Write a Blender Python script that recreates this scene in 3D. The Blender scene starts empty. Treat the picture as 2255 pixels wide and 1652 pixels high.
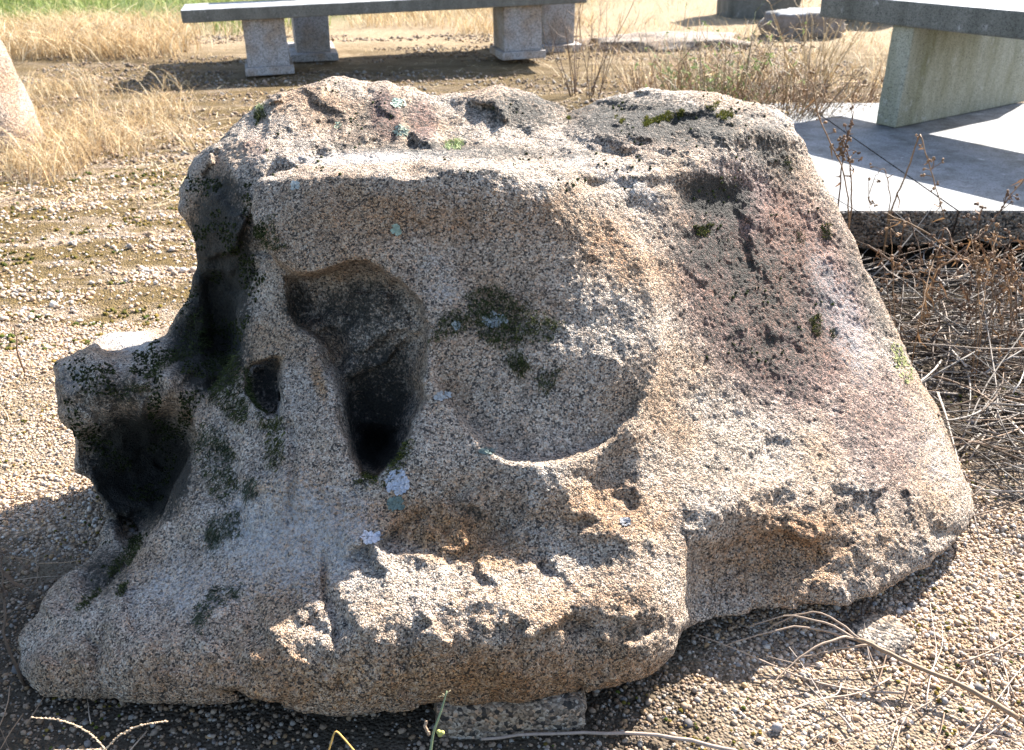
import bpy, bmesh, math, random
import numpy as np, time
_T0 = time.time()
from mathutils import Vector, Matrix

random.seed(7)
RNG = np.random.default_rng(7)
SC = bpy.context.scene
COL = SC.collection

# ------------------------------------------------------------------ camera, light, exposure
PITCH = math.radians(27.07); CAM_H = 1.1; FOC = 2046.0; CX, CY = 1127.5, 826.0   # optics in 2255 x 1652 units
cam_d = bpy.data.cameras.new('camera'); cam = bpy.data.objects.new('camera', cam_d); COL.objects.link(cam)
cam.location = (0, 0, CAM_H); cam.rotation_euler = (math.pi/2 - PITCH, 0, 0)
cam_d.sensor_width = 36; cam_d.lens = 36*FOC/2255; cam_d.clip_start = 0.05; cam_d.clip_end = 500
cam_d.dof.use_dof = True; cam_d.dof.focus_distance = 1.5; cam_d.dof.aperture_fstop = 10
SC.camera = cam

SUN_E = math.radians(37); SUN_AZ = (0.64, 0.77)            # towards the sun: right and behind the boulder
_l = math.hypot(*SUN_AZ)
S = Vector((SUN_AZ[0]/_l*math.cos(SUN_E), SUN_AZ[1]/_l*math.cos(SUN_E), math.sin(SUN_E)))
sd = bpy.data.lights.new('sun', 'SUN'); sun = bpy.data.objects.new('sun', sd); COL.objects.link(sun)
sd.energy = 5.0; sd.angle = math.radians(0.5); sd.color = (1.0, 0.95, 0.88)
sun.rotation_euler = S.to_track_quat('Z', 'Y').to_euler(); sun.location = (4, 4, 6)
W = bpy.data.worlds.new('World'); SC.world = W; W.use_nodes = True
_n = W.node_tree.nodes; _n.clear()
_o = _n.new('ShaderNodeOutputWorld'); _b = _n.new('ShaderNodeBackground'); _s = _n.new('ShaderNodeTexSky')
_s.sky_type = 'NISHITA'; _s.sun_disc = False; _s.sun_elevation = SUN_E; _s.sun_rotation = math.atan2(S.x, S.y)
_s.air_density = 1.0; _s.dust_density = 1.5
_b.inputs['Strength'].default_value = 0.09
W.node_tree.links.new(_s.outputs[0], _b.inputs[0]); W.node_tree.links.new(_b.outputs[0], _o.inputs[0])
SC.view_settings.view_transform = 'Standard'; SC.view_settings.look = 'None'
SC.view_settings.exposure = 2.12; SC.view_settings.gamma = 1.0
SC.cycles.max_bounces = 6; SC.cycles.diffuse_bounces = 3; SC.cycles.glossy_bounces = 2; SC.cycles.transmission_bounces = 3
try: SC.view_settings.use_curve_mapping = False
except Exception: pass

# ------------------------------------------------------------------ helpers: optics
fw = np.array([0, math.cos(PITCH), -math.sin(PITCH)]); up = np.array([0, math.sin(PITCH), math.cos(PITCH)])
CAMP = np.array([0, 0, CAM_H])
def G(x, y, z=0.0):                      # the point at height z that a sight line meets
    k = fw + (x-CX)/FOC*np.array([1., 0, 0]) + (CY-y)/FOC*up
    return CAMP + k*(z-CAM_H)/k[2]
def Q(x, y, d):
    x = np.asarray(x, float); y = np.asarray(y, float); d = np.asarray(d, float)
    X = (x-CX)/FOC*d; U = (CY-y)/FOC*d
    return np.stack([X, fw[1]*d+up[1]*U, CAM_H+fw[2]*d+up[2]*U], -1)
def proj(p):
    q = np.asarray(p)-CAMP; d = q@fw
    return CX+FOC*q[..., 0]/d, CY-FOC*(q@up)/d, d

# ------------------------------------------------------------------ helpers: noise
def _hash(ix, iy, iz, seed):
    h = (ix.astype(np.uint32)*np.uint32(374761393) + iy.astype(np.uint32)*np.uint32(668265263)
         + iz.astype(np.uint32)*np.uint32(2147483647) + np.uint32((seed*1274126177) & 0xffffffff))
    h = (h ^ (h >> np.uint32(13)))*np.uint32(1274126177)
    h = (h ^ (h >> np.uint32(15)))*np.uint32(2246822519)
    return ((h ^ (h >> np.uint32(16))) & np.uint32(0xffff)).astype(np.float32)/32767.5-1.0
def vnoise(p, seed=0):
    p = np.asarray(p, np.float32); i = np.floor(p).astype(np.int64); f = p-i
    f = f*f*f*(f*(f*6-15)+10)
    x0, y0, z0 = i[..., 0], i[..., 1], i[..., 2]; fx, fy, fz = f[..., 0], f[..., 1], f[..., 2]
    def H(a, b, c): return _hash(x0+a, y0+b, z0+c, seed)
    a = H(0,0,0)*(1-fx)+H(1,0,0)*fx; b = H(0,1,0)*(1-fx)+H(1,1,0)*fx
    c = H(0,0,1)*(1-fx)+H(1,0,1)*fx; d = H(0,1,1)*(1-fx)+H(1,1,1)*fx
    return (a*(1-fy)+b*fy)*(1-fz)+(c*(1-fy)+d*fy)*fz
def fbm(p, octs=4, seed=0, gain=0.5):
    p = np.asarray(p, np.float32); s = 0; a = 1.0; t = 0
    for o in range(octs):
        s = s+a*vnoise(p*(2.03**o)+o*17.3, seed+o); t += a; a *= gain
    return s/t
def n2(x, y, scale, seed, octs=4, gain=0.5):
    return fbm(np.stack([np.asarray(x)/scale, np.asarray(y)/scale, np.zeros_like(x)+seed*3.7], -1), octs, seed, gain)
def sstep(a, b, x):
    t = np.clip((x-a)/(b-a), 0, 1); return t*t*(3-2*t)

# ------------------------------------------------------------------ helpers: meshes and materials
def obj_from(name, V, F, mat=None, parent=None, smooth=True, col=None):
    me = bpy.data.meshes.new(name)
    V = np.asarray(V, np.float32)
    if isinstance(F, np.ndarray):
        k = F.shape[1]
        me.vertices.add(len(V)); me.vertices.foreach_set('co', V.ravel())
        me.loops.add(F.size); me.loops.foreach_set('vertex_index', F.astype(np.int32).ravel())
        me.polygons.add(len(F)); me.polygons.foreach_set('loop_start', np.arange(0, F.size, k, dtype=np.int32))
        me.update(calc_edges=True)
    else:
        me.from_pydata([tuple(v) for v in V], [], F); me.update()
    me.polygons.foreach_set('use_smooth', np.full(len(me.polygons), smooth, bool))
    if col is not None:
        a = me.color_attributes.new('tint', 'FLOAT_COLOR', 'POINT')
        c = np.ones((len(V), 4), np.float32); c[:, :np.asarray(col).shape[1]] = col
        a.data.foreach_set('color', c.ravel())
    if mat: me.materials.append(mat)
    o = bpy.data.objects.new(name, me); COL.objects.link(o)
    if parent: o.parent = parent; o.matrix_parent_inverse = Matrix.Translation(parent.location).inverted() if parent.rotation_euler[2] == 0 else parent.matrix_world.inverted()
    return o
def tag(o, label=None, cat=None, group=None, kind=None):
    if label: o['label'] = label
    if cat: o['category'] = cat
    if group: o['group'] = group
    if kind: o['kind'] = kind
    return o
def empty(name, loc, rz=0):
    o = bpy.data.objects.new(name, None); COL.objects.link(o); o.location = loc; o.rotation_euler = (0, 0, rz); o.empty_display_size = 0.1
    return o

class MB:                                  # collects tubes, blades and lumps with a colour per vertex
    def __init__(s): s.v = []; s.f = []; s.c = []; s.n = 0
    def add(s, V, F, c):
        V = np.asarray(V, float); s.v.append(V); s.f += [tuple(i+s.n for i in q) for q in F]
        s.c.append(np.tile(np.asarray(c, float), (len(V), 1)) if np.ndim(c) == 1 else np.asarray(c)); s.n += len(V)
    def tube(s, P, R, c, sides=5):
        P = np.asarray(P, float); n = len(P); R = np.broadcast_to(np.asarray(R, float), (n,))
        V = []; F = []
        for i in range(n):
            t = P[min(i+1, n-1)]-P[max(i-1, 0)]; t = t/(np.linalg.norm(t)+1e-9)
            a = np.cross(t, [0.31, 0.83, 0.46]); a /= np.linalg.norm(a)+1e-9; b = np.cross(t, a)
            for k in range(sides):
                q = 2*math.pi*k/sides; V.append(P[i]+R[i]*(math.cos(q)*a+math.sin(q)*b))
        for i in range(n-1):
            for k in range(sides):
                F.append((i*sides+k, i*sides+(k+1) % sides, (i+1)*sides+(k+1) % sides, (i+1)*sides+k))
        F.append(tuple(range(sides))[::-1]); F.append(tuple((n-1)*sides+k for k in range(sides)))
        s.add(V, F, c)
    def blade(s, P, w, c, side=None):      # a strip that narrows to its tip
        P = np.asarray(P, float); n = len(P); V = []; F = []
        t = P[-1]-P[0]
        if side is None:
            side = np.cross(t, RNG.normal(size=3))
        side = side/(np.linalg.norm(side)+1e-9)
        for i in range(n):
            ww = w*(1-(i/(n-1))**1.5*0.9)/2
            V += [P[i]-side*ww, P[i]+side*ww]
        for i in range(n-1): F.append((2*i, 2*i+1, 2*i+3, 2*i+2))
        s.add(V, F, c)
    def lump(s, p, r, c, squash=(1, 1, 1)):
        V = ICO*(1+0.25*RNG.uniform(-1, 1, (12, 1)))*r*np.asarray(squash)+p; s.add(V, ICOF, c)
    def build(s, name, mat, parent=None, smooth=True):
        if not s.v: return None
        return obj_from(name, np.concatenate(s.v), s.f, mat, parent, smooth, np.concatenate(s.c))
_p = (1+5**.5)/2
ICO = np.array([(-1,_p,0),(1,_p,0),(-1,-_p,0),(1,-_p,0),(0,-1,_p),(0,1,_p),(0,-1,-_p),(0,1,-_p),(_p,0,-1),(_p,0,1),(-_p,0,-1),(-_p,0,1)])/math.hypot(1,_p)
ICOF = [(0,11,5),(0,5,1),(0,1,7),(0,7,10),(0,10,11),(1,5,9),(5,11,4),(11,10,2),(10,7,6),(7,1,8),(3,9,4),(3,4,2),(3,2,6),(3,6,8),(3,8,9),(4,9,5),(2,4,11),(6,2,10),(8,6,7),(9,8,1)]

def new_mat(name, rough=0.85, spec=0.25):
    m = bpy.data.materials.new(name); m.use_nodes = True
    nt = m.node_tree; b = nt.nodes['Principled BSDF']; b.inputs['Roughness'].default_value = rough
    b.inputs['Specular IOR Level'].default_value = spec
    return m, nt, b
def node(nt, t, **kw):
    n = nt.nodes.new(t)
    for k, v in kw.items():
        if hasattr(n, k): setattr(n, k, v)
        else: n.inputs[k].default_value = v
    return n
def ramp(nt, stops, src, interp='LINEAR'):
    n = nt.nodes.new('ShaderNodeValToRGB'); n.color_ramp.interpolation = interp
    e = n.color_ramp.elements
    while len(e) < len(stops): e.new(0.5)
    for i, (p, c) in enumerate(stops):
        e[i].position = p; e[i].color = (*c, 1) if len(c) == 3 else c
    nt.links.new(src, n.inputs[0]); return n.outputs[0]
def mix(nt, a, b, fac, mode='MIX'):
    n = nt.nodes.new('ShaderNodeMix'); n.data_type = 'RGBA'; n.blend_type = mode
    for s, v in ((n.inputs[0], fac), (n.inputs[6], a), (n.inputs[7], b)):
        if isinstance(v, bpy.types.NodeSocket): nt.links.new(v, s)
        elif isinstance(v, (int, float)): s.default_value = v
        else: s.default_value = (*v, 1)
    return n.outputs[2]
def mth(nt, op, a, b=None, c=None, clamp=False):
    n = nt.nodes.new('ShaderNodeMath'); n.operation = op; n.use_clamp = clamp
    for i, v in enumerate((a, b, c)):
        if v is None: continue
        if isinstance(v, bpy.types.NodeSocket): nt.links.new(v, n.inputs[i])
        else: n.inputs[i].default_value = v
    return n.outputs[0]
def nz(nt, vec, scale, detail=4, rough=0.55, w=None):
    n = node(nt, 'ShaderNodeTexNoise', Scale=scale, Detail=detail, Roughness=rough); nt.links.new(vec, n.inputs['Vector']); return n.outputs[0]
def vor(nt, vec, scale, feature='F1'):
    n = node(nt, 'ShaderNodeTexVoronoi', Scale=scale, feature=feature); nt.links.new(vec, n.inputs['Vector']); return n

def granite(name, grain=170.0, painted=False, tone=1.0, bump=0.5, base=None):
    m, nt, b = new_mat(name, 0.8, 0.3)
    tc = node(nt, 'ShaderNodeTexCoord'); P = tc.outputs['Object']
    wob = nt.nodes.new('ShaderNodeVectorMath'); wob.operation = 'MULTIPLY_ADD'
    nn = node(nt, 'ShaderNodeTexNoise', Scale=grain*0.9, Detail=2); nt.links.new(P, nn.inputs['Vector'])
    nt.links.new(nn.outputs['Color'], wob.inputs[0]); wob.inputs[1].default_value = (0.004*170/grain,)*3; nt.links.new(P, wob.inputs[2])
    PW = wob.outputs[0]
    v1 = vor(nt, PW, grain); v2 = vor(nt, PW, grain*2.1)
    sep = node(nt, 'ShaderNodeSeparateColor'); nt.links.new(v1.outputs['Color'], sep.inputs[0])
    sep2 = node(nt, 'ShaderNodeSeparateColor'); nt.links.new(v2.outputs['Color'], sep2.inputs[0])
    A = base or ((0.07, 0.062, 0.056), (0.27, 0.215, 0.17), (0.42, 0.345, 0.275), (0.56, 0.485, 0.405), (0.60, 0.435, 0.315))
    A = [tuple(x*tone for x in c) for c in A]
    c1 = ramp(nt, [(0.0, A[0]), (0.16, A[1]), (0.40, A[2]), (0.66, A[3]), (0.90, A[4])], sep.outputs[0], 'CONSTANT')
    v3 = vor(nt, PW, grain*0.38); sep3 = node(nt, 'ShaderNodeSeparateColor'); nt.links.new(v3.outputs['Color'], sep3.inputs[0])
    big_f = mth(nt, 'MULTIPLY', mth(nt, 'GREATER_THAN', sep3.outputs[0], 0.93), mth(nt, 'LESS_THAN', v3.outputs['Distance'], 0.42))
    c1 = mix(nt, c1, A[3] if painted else A[2], mth(nt, 'MULTIPLY', big_f, 0.8))
    mica = ramp(nt, [(0.66, (0, 0, 0)), (0.74, (1, 1, 1))], sep2.outputs[1])
    micam = mth(nt, 'MULTIPLY', mica, ramp(nt, [(0.35, (0.3,)*3), (0.6, (1,)*3)], nz(nt, P, grain*0.22, 3)))
    c = mix(nt, c1, (0.04*tone, 0.037*tone, 0.034*tone), mth(nt, 'MULTIPLY', micam, 0.88))
    big = nz(nt, P, 5.0, 5)
    c = mix(nt, c, mix(nt, c, (0.86, 0.73, 0.60), 1.0, 'MULTIPLY'), ramp(nt, [(0.42, (0,)*3), (0.62, (1,)*3)], big))
    if painted:
        at = node(nt, 'ShaderNodeAttribute', attribute_name='tint')
        sp = node(nt, 'ShaderNodeSeparateColor'); nt.links.new(at.outputs['Color'], sp.inputs[0])
        mid = nz(nt, P, 38.0, 6, 0.65); fine = nz(nt, P, 190.0, 3)
        brk = mth(nt, 'ADD', mth(nt, 'MULTIPLY', mid, 0.55), mth(nt, 'MULTIPLY', fine, 0.75))
        def mask(ch, lo=0.42, hi=0.72):
            t = mth(nt, 'ADD', mth(nt, 'MULTIPLY', ch, 1.1), mth(nt, 'SUBTRACT', brk, 0.66))
            return ramp(nt, [(lo, (0,)*3), (hi, (1,)*3)], t)
        stm = node(nt, 'ShaderNodeMapping'); stm.inputs['Scale'].default_value = (1, 1, 0.22); nt.links.new(P, stm.inputs[0])
        run = ramp(nt, [(0.46, (0,)*3), (0.66, (1,)*3)], nz(nt, stm.outputs[0], 26, 6, 0.7))
        c = mix(nt, c, mix(nt, c, (0.52, 0.46, 0.42), 1.0, 'MULTIPLY'), mth(nt, 'MULTIPLY', run, 0.45))
        bch = ramp(nt, [(0.50, (0,)*3), (0.64, (1,)*3)], nz(nt, P, 17, 7, 0.7))
        c = mix(nt, c, mix(nt, c, (1.25, 1.22, 1.18), 1.0, 'MULTIPLY'), mth(nt, 'MULTIPLY', bch, 0.7))
        rust = mask(sp.outputs[1], 0.35, 0.8)
        c = mix(nt, c, mix(nt, c, (0.93, 0.68, 0.44), 1.0, 'MULTIPLY'), rust)
        red = mask(sp.outputs[2], 0.40, 0.72)
        c = mix(nt, c, mix(nt, c, (0.60, 0.45, 0.48), 1.0, 'MULTIPLY'), mth(nt, 'MULTIPLY', red, 0.9))
        c = mix(nt, c, mix(nt, (0.55, 0.56, 0.57), c, 0.35), mask(at.outputs['Alpha'], 0.40, 0.75))
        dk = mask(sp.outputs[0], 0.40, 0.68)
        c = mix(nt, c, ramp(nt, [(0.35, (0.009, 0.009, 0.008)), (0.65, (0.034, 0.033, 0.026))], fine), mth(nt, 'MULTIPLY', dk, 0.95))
    nt.links.new(c, b.inputs['Base Color'])
    # relief: grains stand proud, mica is pitted
    h = mth(nt, 'ADD', mth(nt, 'MULTIPLY', v1.outputs['Distance'], -0.9), mth(nt, 'MULTIPLY', nz(nt, P, grain*0.35, 5, 0.6), 1.2))
    h = mth(nt, 'SUBTRACT', h, mth(nt, 'MULTIPLY', micam, 0.35))
    bp = node(nt, 'ShaderNodeBump', Strength=bump, Distance=0.0085*170/grain); nt.links.new(h, bp.inputs['Height'])
    nt.links.new(bp.outputs[0], b.inputs['Normal'])
    return m
def tint_mat(name, rough=0.85, spec=0.2, trans=0.0, vary=0.0, scale=200):
    m, nt, b = new_mat(name, rough, spec)
    at = node(nt, 'ShaderNodeAttribute', attribute_name='tint'); c = at.outputs['Color']
    if vary:
        tc = node(nt, 'ShaderNodeTexCoord')
        c = mix(nt, c, ramp(nt, [(0.3, (1-vary,)*3), (0.7, (1+vary*0.3,)*3)], nz(nt, tc.outputs['Object'], scale, 4)), 1.0, 'MULTIPLY')
    nt.links.new(c, b.inputs['Base Color'])
    if trans:
        t = node(nt, 'ShaderNodeBsdfTranslucent'); nt.links.new(c, t.inputs[0])
        mx = node(nt, 'ShaderNodeMixShader'); mx.inputs[0].default_value = trans
        nt.links.new(b.outputs[0], mx.inputs[1]); nt.links.new(t.outputs[0], mx.inputs[2])
        nt.links.new(mx.outputs[0], nt.nodes['Material Output'].inputs[0])
    return m
M = {}
M['rock'] = granite('boulder_granite', 345.0, painted=True, bump=0.95)
M['support'] = granite('support_granite', 150.0, tone=0.7, bump=0.6)
M['pale'] = granite('dressed_pale_granite', 210.0, tone=1.05, bump=0.25, base=((0.20, 0.19, 0.19), (0.34, 0.33, 0.33), (0.40, 0.385, 0.38), (0.45, 0.435, 0.43), (0.43, 0.39, 0.37)))
M['far'] = granite('far_granite', 130.0, tone=0.72, bump=0.6, base=((0.22, 0.17, 0.14), (0.36, 0.28, 0.23), (0.46, 0.36, 0.29), (0.52, 0.43, 0.36), (0.52, 0.38, 0.29)))
M['edge'] = granite('broken_slab_edge', 110.0, tone=0.62, bump=1.0)
M['veg'] = tint_mat('plant_fibre', 0.75, 0.25, trans=0.25)
M['stem'] = tint_mat('dry_stem', 0.7, 0.3, vary=0.25, scale=120)
M['peb'] = tint_mat('gravel_grain', 0.75, 0.3, vary=0.3, scale=260)
M['moss'] = tint_mat('moss', 0.9, 0.1, trans=0.15)
M['lichen'] = tint_mat('lichen', 0.9, 0.1, vary=0.25, scale=220)

def slab_mat(name, top, side, grime):
    m, nt, b = new_mat(name, 0.8, 0.3)
    tc = node(nt, 'ShaderNodeTexCoord'); P = tc.outputs['Object']
    st = node(nt, 'ShaderNodeMapping'); st.inputs['Scale'].default_value = (1, 1, 0.25); nt.links.new(P, st.inputs[0])
    g = node(nt, 'ShaderNodeNewGeometry'); sx = node(nt, 'ShaderNodeSeparateXYZ'); nt.links.new(g.outputs['Normal'], sx.inputs[0])
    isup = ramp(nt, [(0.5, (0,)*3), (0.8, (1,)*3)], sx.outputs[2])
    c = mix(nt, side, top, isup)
    c = mix(nt, c, grime, mth(nt, 'MULTIPLY', ramp(nt, [(0.42, (0,)*3), (0.68, (1,)*3)], nz(nt, st.outputs[0], 9, 7, 0.65)), 0.75))
    c = mix(nt, c, (0.55, 0.54, 0.53), mth(nt, 'MULTIPLY', ramp(nt, [(0.60, (0,)*3), (0.72, (1,)*3)], nz(nt, P, 14, 6, 0.7)), 0.5))
    sp = vor(nt, P, 260); se = node(nt, 'ShaderNodeSeparateColor'); nt.links.new(sp.outputs['Color'], se.inputs[0])
    c = mix(nt, c, ramp(nt, [(0.0, (0.45,)*3), (0.2, (0.85,)*3), (0.9, (1.15,)*3)], se.outputs[0]), 1.0, 'MULTIPLY')
    pit = ramp(nt, [(0.64, (0,)*3), (0.70, (1,)*3)], nz(nt, P, 62, 4, 0.6))
    c = mix(nt, c, (0.06, 0.06, 0.05), mth(nt, 'MULTIPLY', pit, 0.6))
    nt.links.new(c, b.inputs['Base Color'])
    bp = node(nt, 'ShaderNodeBump', Strength=0.35, Distance=0.004)
    nt.links.new(mth(nt, 'SUBTRACT', nz(nt, P, 90, 6, 0.65), mth(nt, 'MULTIPLY', pit, 0.5)), bp.inputs['Height']); nt.links.new(bp.outputs[0], b.inputs['Normal'])
    return m
M['slab_top'] = slab_mat('weathered_slab', (0.23, 0.235, 0.24), (0.21, 0.175, 0.15), (0.07, 0.065, 0.055))  # top tone lowered to stand in for a longer table shadow
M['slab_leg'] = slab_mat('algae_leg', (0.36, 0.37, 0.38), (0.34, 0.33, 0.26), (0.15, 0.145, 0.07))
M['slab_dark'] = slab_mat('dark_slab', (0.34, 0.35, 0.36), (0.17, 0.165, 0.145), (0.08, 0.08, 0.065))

# ------------------------------------------------------------------ the ground
def ground_mat():
    m, nt, b = new_mat('earth_and_grit', 0.95, 0.1)
    tc = node(nt, 'ShaderNodeTexCoord'); P = tc.outputs['Object']
    sx = node(nt, 'ShaderNodeSeparateXYZ'); nt.links.new(P, sx.inputs[0])
    v = vor(nt, P, 170); s = node(nt, 'ShaderNodeSeparateColor'); nt.links.new(v.outputs['Color'], s.inputs[0])
    grit = ramp(nt, [(0.0, (0.12, 0.09, 0.065)), (0.25, (0.26, 0.195, 0.14)), (0.55, (0.38, 0.29, 0.215)), (0.85, (0.48, 0.40, 0.33))], s.outputs[0], 'CONSTANT')
    soil = ramp(nt, [(0.3, (0.14, 0.105, 0.07)), (0.7, (0.30, 0.23, 0.155))], nz(nt, P, 14, 6))
    c = mix(nt, soil, grit, ramp(nt, [(0.40, (0,)*3), (0.56, (1,)*3)], nz(nt, P, 6, 6, 0.65)))
    strm = node(nt, 'ShaderNodeMapping'); strm.inputs['Scale'].default_value = (0.8, 2.6, 1); nt.links.new(P, strm.inputs[0])
    mossf = ramp(nt, [(0.40, (0,)*3), (0.52, (1,)*3)], nz(nt, strm.outputs[0], 2.2, 7, 0.65))
    far = ramp(nt, [(0.0, (0,)*3), (1.0, (1,)*3)], mth(nt, 'DIVIDE', mth(nt, 'SUBTRACT', sx.outputs[1], 1.7), 0.8, clamp=True))
    c = mix(nt, c, ramp(nt, [(0.3, (0.055, 0.038, 0.012)), (0.7, (0.15, 0.10, 0.03))], nz(nt, P, 30, 4)), mth(nt, 'MULTIPLY', mth(nt, 'MULTIPLY', mossf, far), 0.85))
    straw = ramp(nt, [(0.3, (0.20, 0.145, 0.085)), (0.7, (0.42, 0.33, 0.22))], nz(nt, P, 24, 6, 0.7))
    sf = mth(nt, 'DIVIDE', mth(nt, 'SUBTRACT', mth(nt, 'ADD', sx.outputs[1], mth(nt, 'MULTIPLY', nz(nt, P, 1.3, 4), 2.0)), 7.6), 1.4, clamp=True)
    c = mix(nt, c, straw, sf)
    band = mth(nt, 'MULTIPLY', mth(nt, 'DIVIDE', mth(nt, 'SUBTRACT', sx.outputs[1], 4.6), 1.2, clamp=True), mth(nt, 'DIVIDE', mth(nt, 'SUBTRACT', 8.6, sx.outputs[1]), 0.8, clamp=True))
    c = mix(nt, c, ramp(nt, [(0.32, (0.035, 0.027, 0.017)), (0.68, (0.17, 0.115, 0.05))], nz(nt, strm.outputs[0], 16, 8, 0.75)), mth(nt, 'MULTIPLY', band, ramp(nt, [(0.35, (0.2,)*3), (0.6, (0.9,)*3)], nz(nt, strm.outputs[0], 2.5, 6, 0.65))))  # brown moss tone, darkened further to deepen the bench shadow
    grn = mth(nt, 'DIVIDE', mth(nt, 'SUBTRACT', sx.outputs[1], mth(nt, 'ADD', 10.5, mth(nt, 'MULTIPLY', sx.outputs[0], 0.7))), 3.0, clamp=True)
    c = mix(nt, c, (0.10, 0.13, 0.045), grn)
    hum_shade = mth(nt, 'MULTIPLY', mth(nt, 'DIVIDE', mth(nt, 'SUBTRACT', mth(nt, 'ADD', sx.outputs[0], mth(nt, 'MULTIPLY', nz(nt, P, 5, 4), 0.3)), 0.98), 0.12, clamp=True), mth(nt, 'MULTIPLY', mth(nt, 'DIVIDE', mth(nt, 'SUBTRACT', sx.outputs[1], 1.5), 0.3, clamp=True), mth(nt, 'DIVIDE', mth(nt, 'SUBTRACT', 4.5, sx.outputs[1]), 0.5, clamp=True)))
    c = mix(nt, c, ramp(nt, [(0.3, (0.010, 0.008, 0.006)), (0.75, (0.05, 0.038, 0.026))], nz(nt, P, 40, 5, 0.7)), mth(nt, 'MULTIPLY', hum_shade, 0.92))  # dark soil by the platform, blackened to paint in its shade
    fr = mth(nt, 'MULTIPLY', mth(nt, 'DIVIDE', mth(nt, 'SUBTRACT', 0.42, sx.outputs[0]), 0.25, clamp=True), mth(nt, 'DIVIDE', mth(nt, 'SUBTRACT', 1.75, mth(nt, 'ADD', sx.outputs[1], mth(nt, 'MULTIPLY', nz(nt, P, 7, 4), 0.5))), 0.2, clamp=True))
    c = mix(nt, c, ramp(nt, [(0.3, (0.02, 0.017, 0.012)), (0.75, (0.09, 0.07, 0.05))], nz(nt, P, 60, 5, 0.7)), mth(nt, 'MULTIPLY', fr, 0.9))  # dark soil under the boulder's front, with its shade painted in
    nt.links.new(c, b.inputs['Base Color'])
    bp = node(nt, 'ShaderNodeBump', Strength=0.9, Distance=0.012)
    nt.links.new(mth(nt, 'ADD', mth(nt, 'MULTIPLY', v.outputs['Distance'], -0.7), nz(nt, P, 35, 6, 0.65)), bp.inputs['Height']); nt.links.new(bp.outputs[0], b.inputs['Normal'])
    return m
def ground_z(x, y):
    x = np.asarray(x, float); y = np.asarray(y, float)
    return 0.012*n2(x, y, 0.35, 3, 3)*sstep(0.2, 0.9, np.hypot(x, y)) + 0.03*n2(x, y, 1.7, 5, 2)*sstep(2.5, 5, y)
gx = np.concatenate([np.linspace(-200, -5.5, 16)[:-1], np.linspace(-5, 5, 161), np.linspace(5.5, 200, 16)[1:]])
gy = np.concatenate([np.linspace(-60, -0.6, 8)[:-1], np.linspace(0, 11, 177), np.linspace(12, 260, 18)[1:]])
GX, GY = np.meshgrid(gx, gy, indexing='ij'); gv = np.stack([GX, GY, ground_z(GX, GY)], -1).reshape(-1, 3)
ii = np.arange((len(gx)-1)*(len(gy)-1)); ia, ib = ii//(len(gy)-1), ii % (len(gy)-1); i0 = ia*len(gy)+ib
gf = np.stack([i0, i0+len(gy), i0+len(gy)+1, i0+1], -1)
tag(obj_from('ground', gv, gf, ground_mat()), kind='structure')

print('T', round(time.time()-_T0, 1))
# ------------------------------------------------------------------ the boulder: a solid built from sheets and carved hollows
def rbf(pts, X, Y, reg=1e-4):
    p = np.array(pts, float); n = len(p); a = p[:, :2]/1000.; z = p[:, 2]
    def U(r2): return 0.5*r2*np.log(r2+1e-12)
    K = U(((a[:, None]-a[None])**2).sum(-1))+reg*np.eye(n)
    Pm = np.concatenate([np.ones((n, 1)), a], 1)
    A = np.block([[K, Pm], [Pm.T, np.zeros((3, 3))]]); w = np.linalg.solve(A, np.concatenate([z, np.zeros(3)]))
    x = X.ravel()/1000.; y = Y.ravel()/1000.; out = w[n]+w[n+1]*x+w[n+2]*y
    for i in range(n): out += w[i]*U((x-a[i, 0])**2+(y-a[i, 1])**2)
    return out.reshape(X.shape)
def poly_sdf(poly, X, Y):
    p = np.array(poly, float); d = np.full(X.shape, 1e9); ins = np.zeros(X.shape, bool)
    for i in range(len(p)):
        a, b = p[i], p[(i+1) % len(p)]; e = b-a; wx, wy = X-a[0], Y-a[1]
        t = np.clip((wx*e[0]+wy*e[1])/(e@e+1e-9), 0, 1); d = np.minimum(d, (wx-e[0]*t)**2+(wy-e[1]*t)**2)
        c = ((a[1] <= Y) & (b[1] > Y)) | ((b[1] <= Y) & (a[1] > Y))
        with np.errstate(divide='ignore', invalid='ignore'):
            ins ^= c & (X < a[0]+(Y-a[1])/(b[1]-a[1]+1e-12)*e[0])
    d = np.sqrt(d); return np.where(ins, -d, d)
def smin(a, b, k):
    h = np.maximum(k-np.abs(a-b), 0)/k; return np.minimum(a, b)-h*h*k*0.25
def smax(a, b, k): return -smin(-a, -b, k)
def D(o): return 0.975*(1.38+0.857*(o-2.03))                   # depth table units to metres from the lens plane
STEP = 7.0; PXM = 0.00068
us = np.arange(-10, 2215, STEP); vs = np.arange(130, 1640, STEP); DS = 0.0055; ds = np.arange(1.19, 2.58, DS)
X2, Y2 = np.meshgrid(us, vs, indexing='ij')
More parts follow.
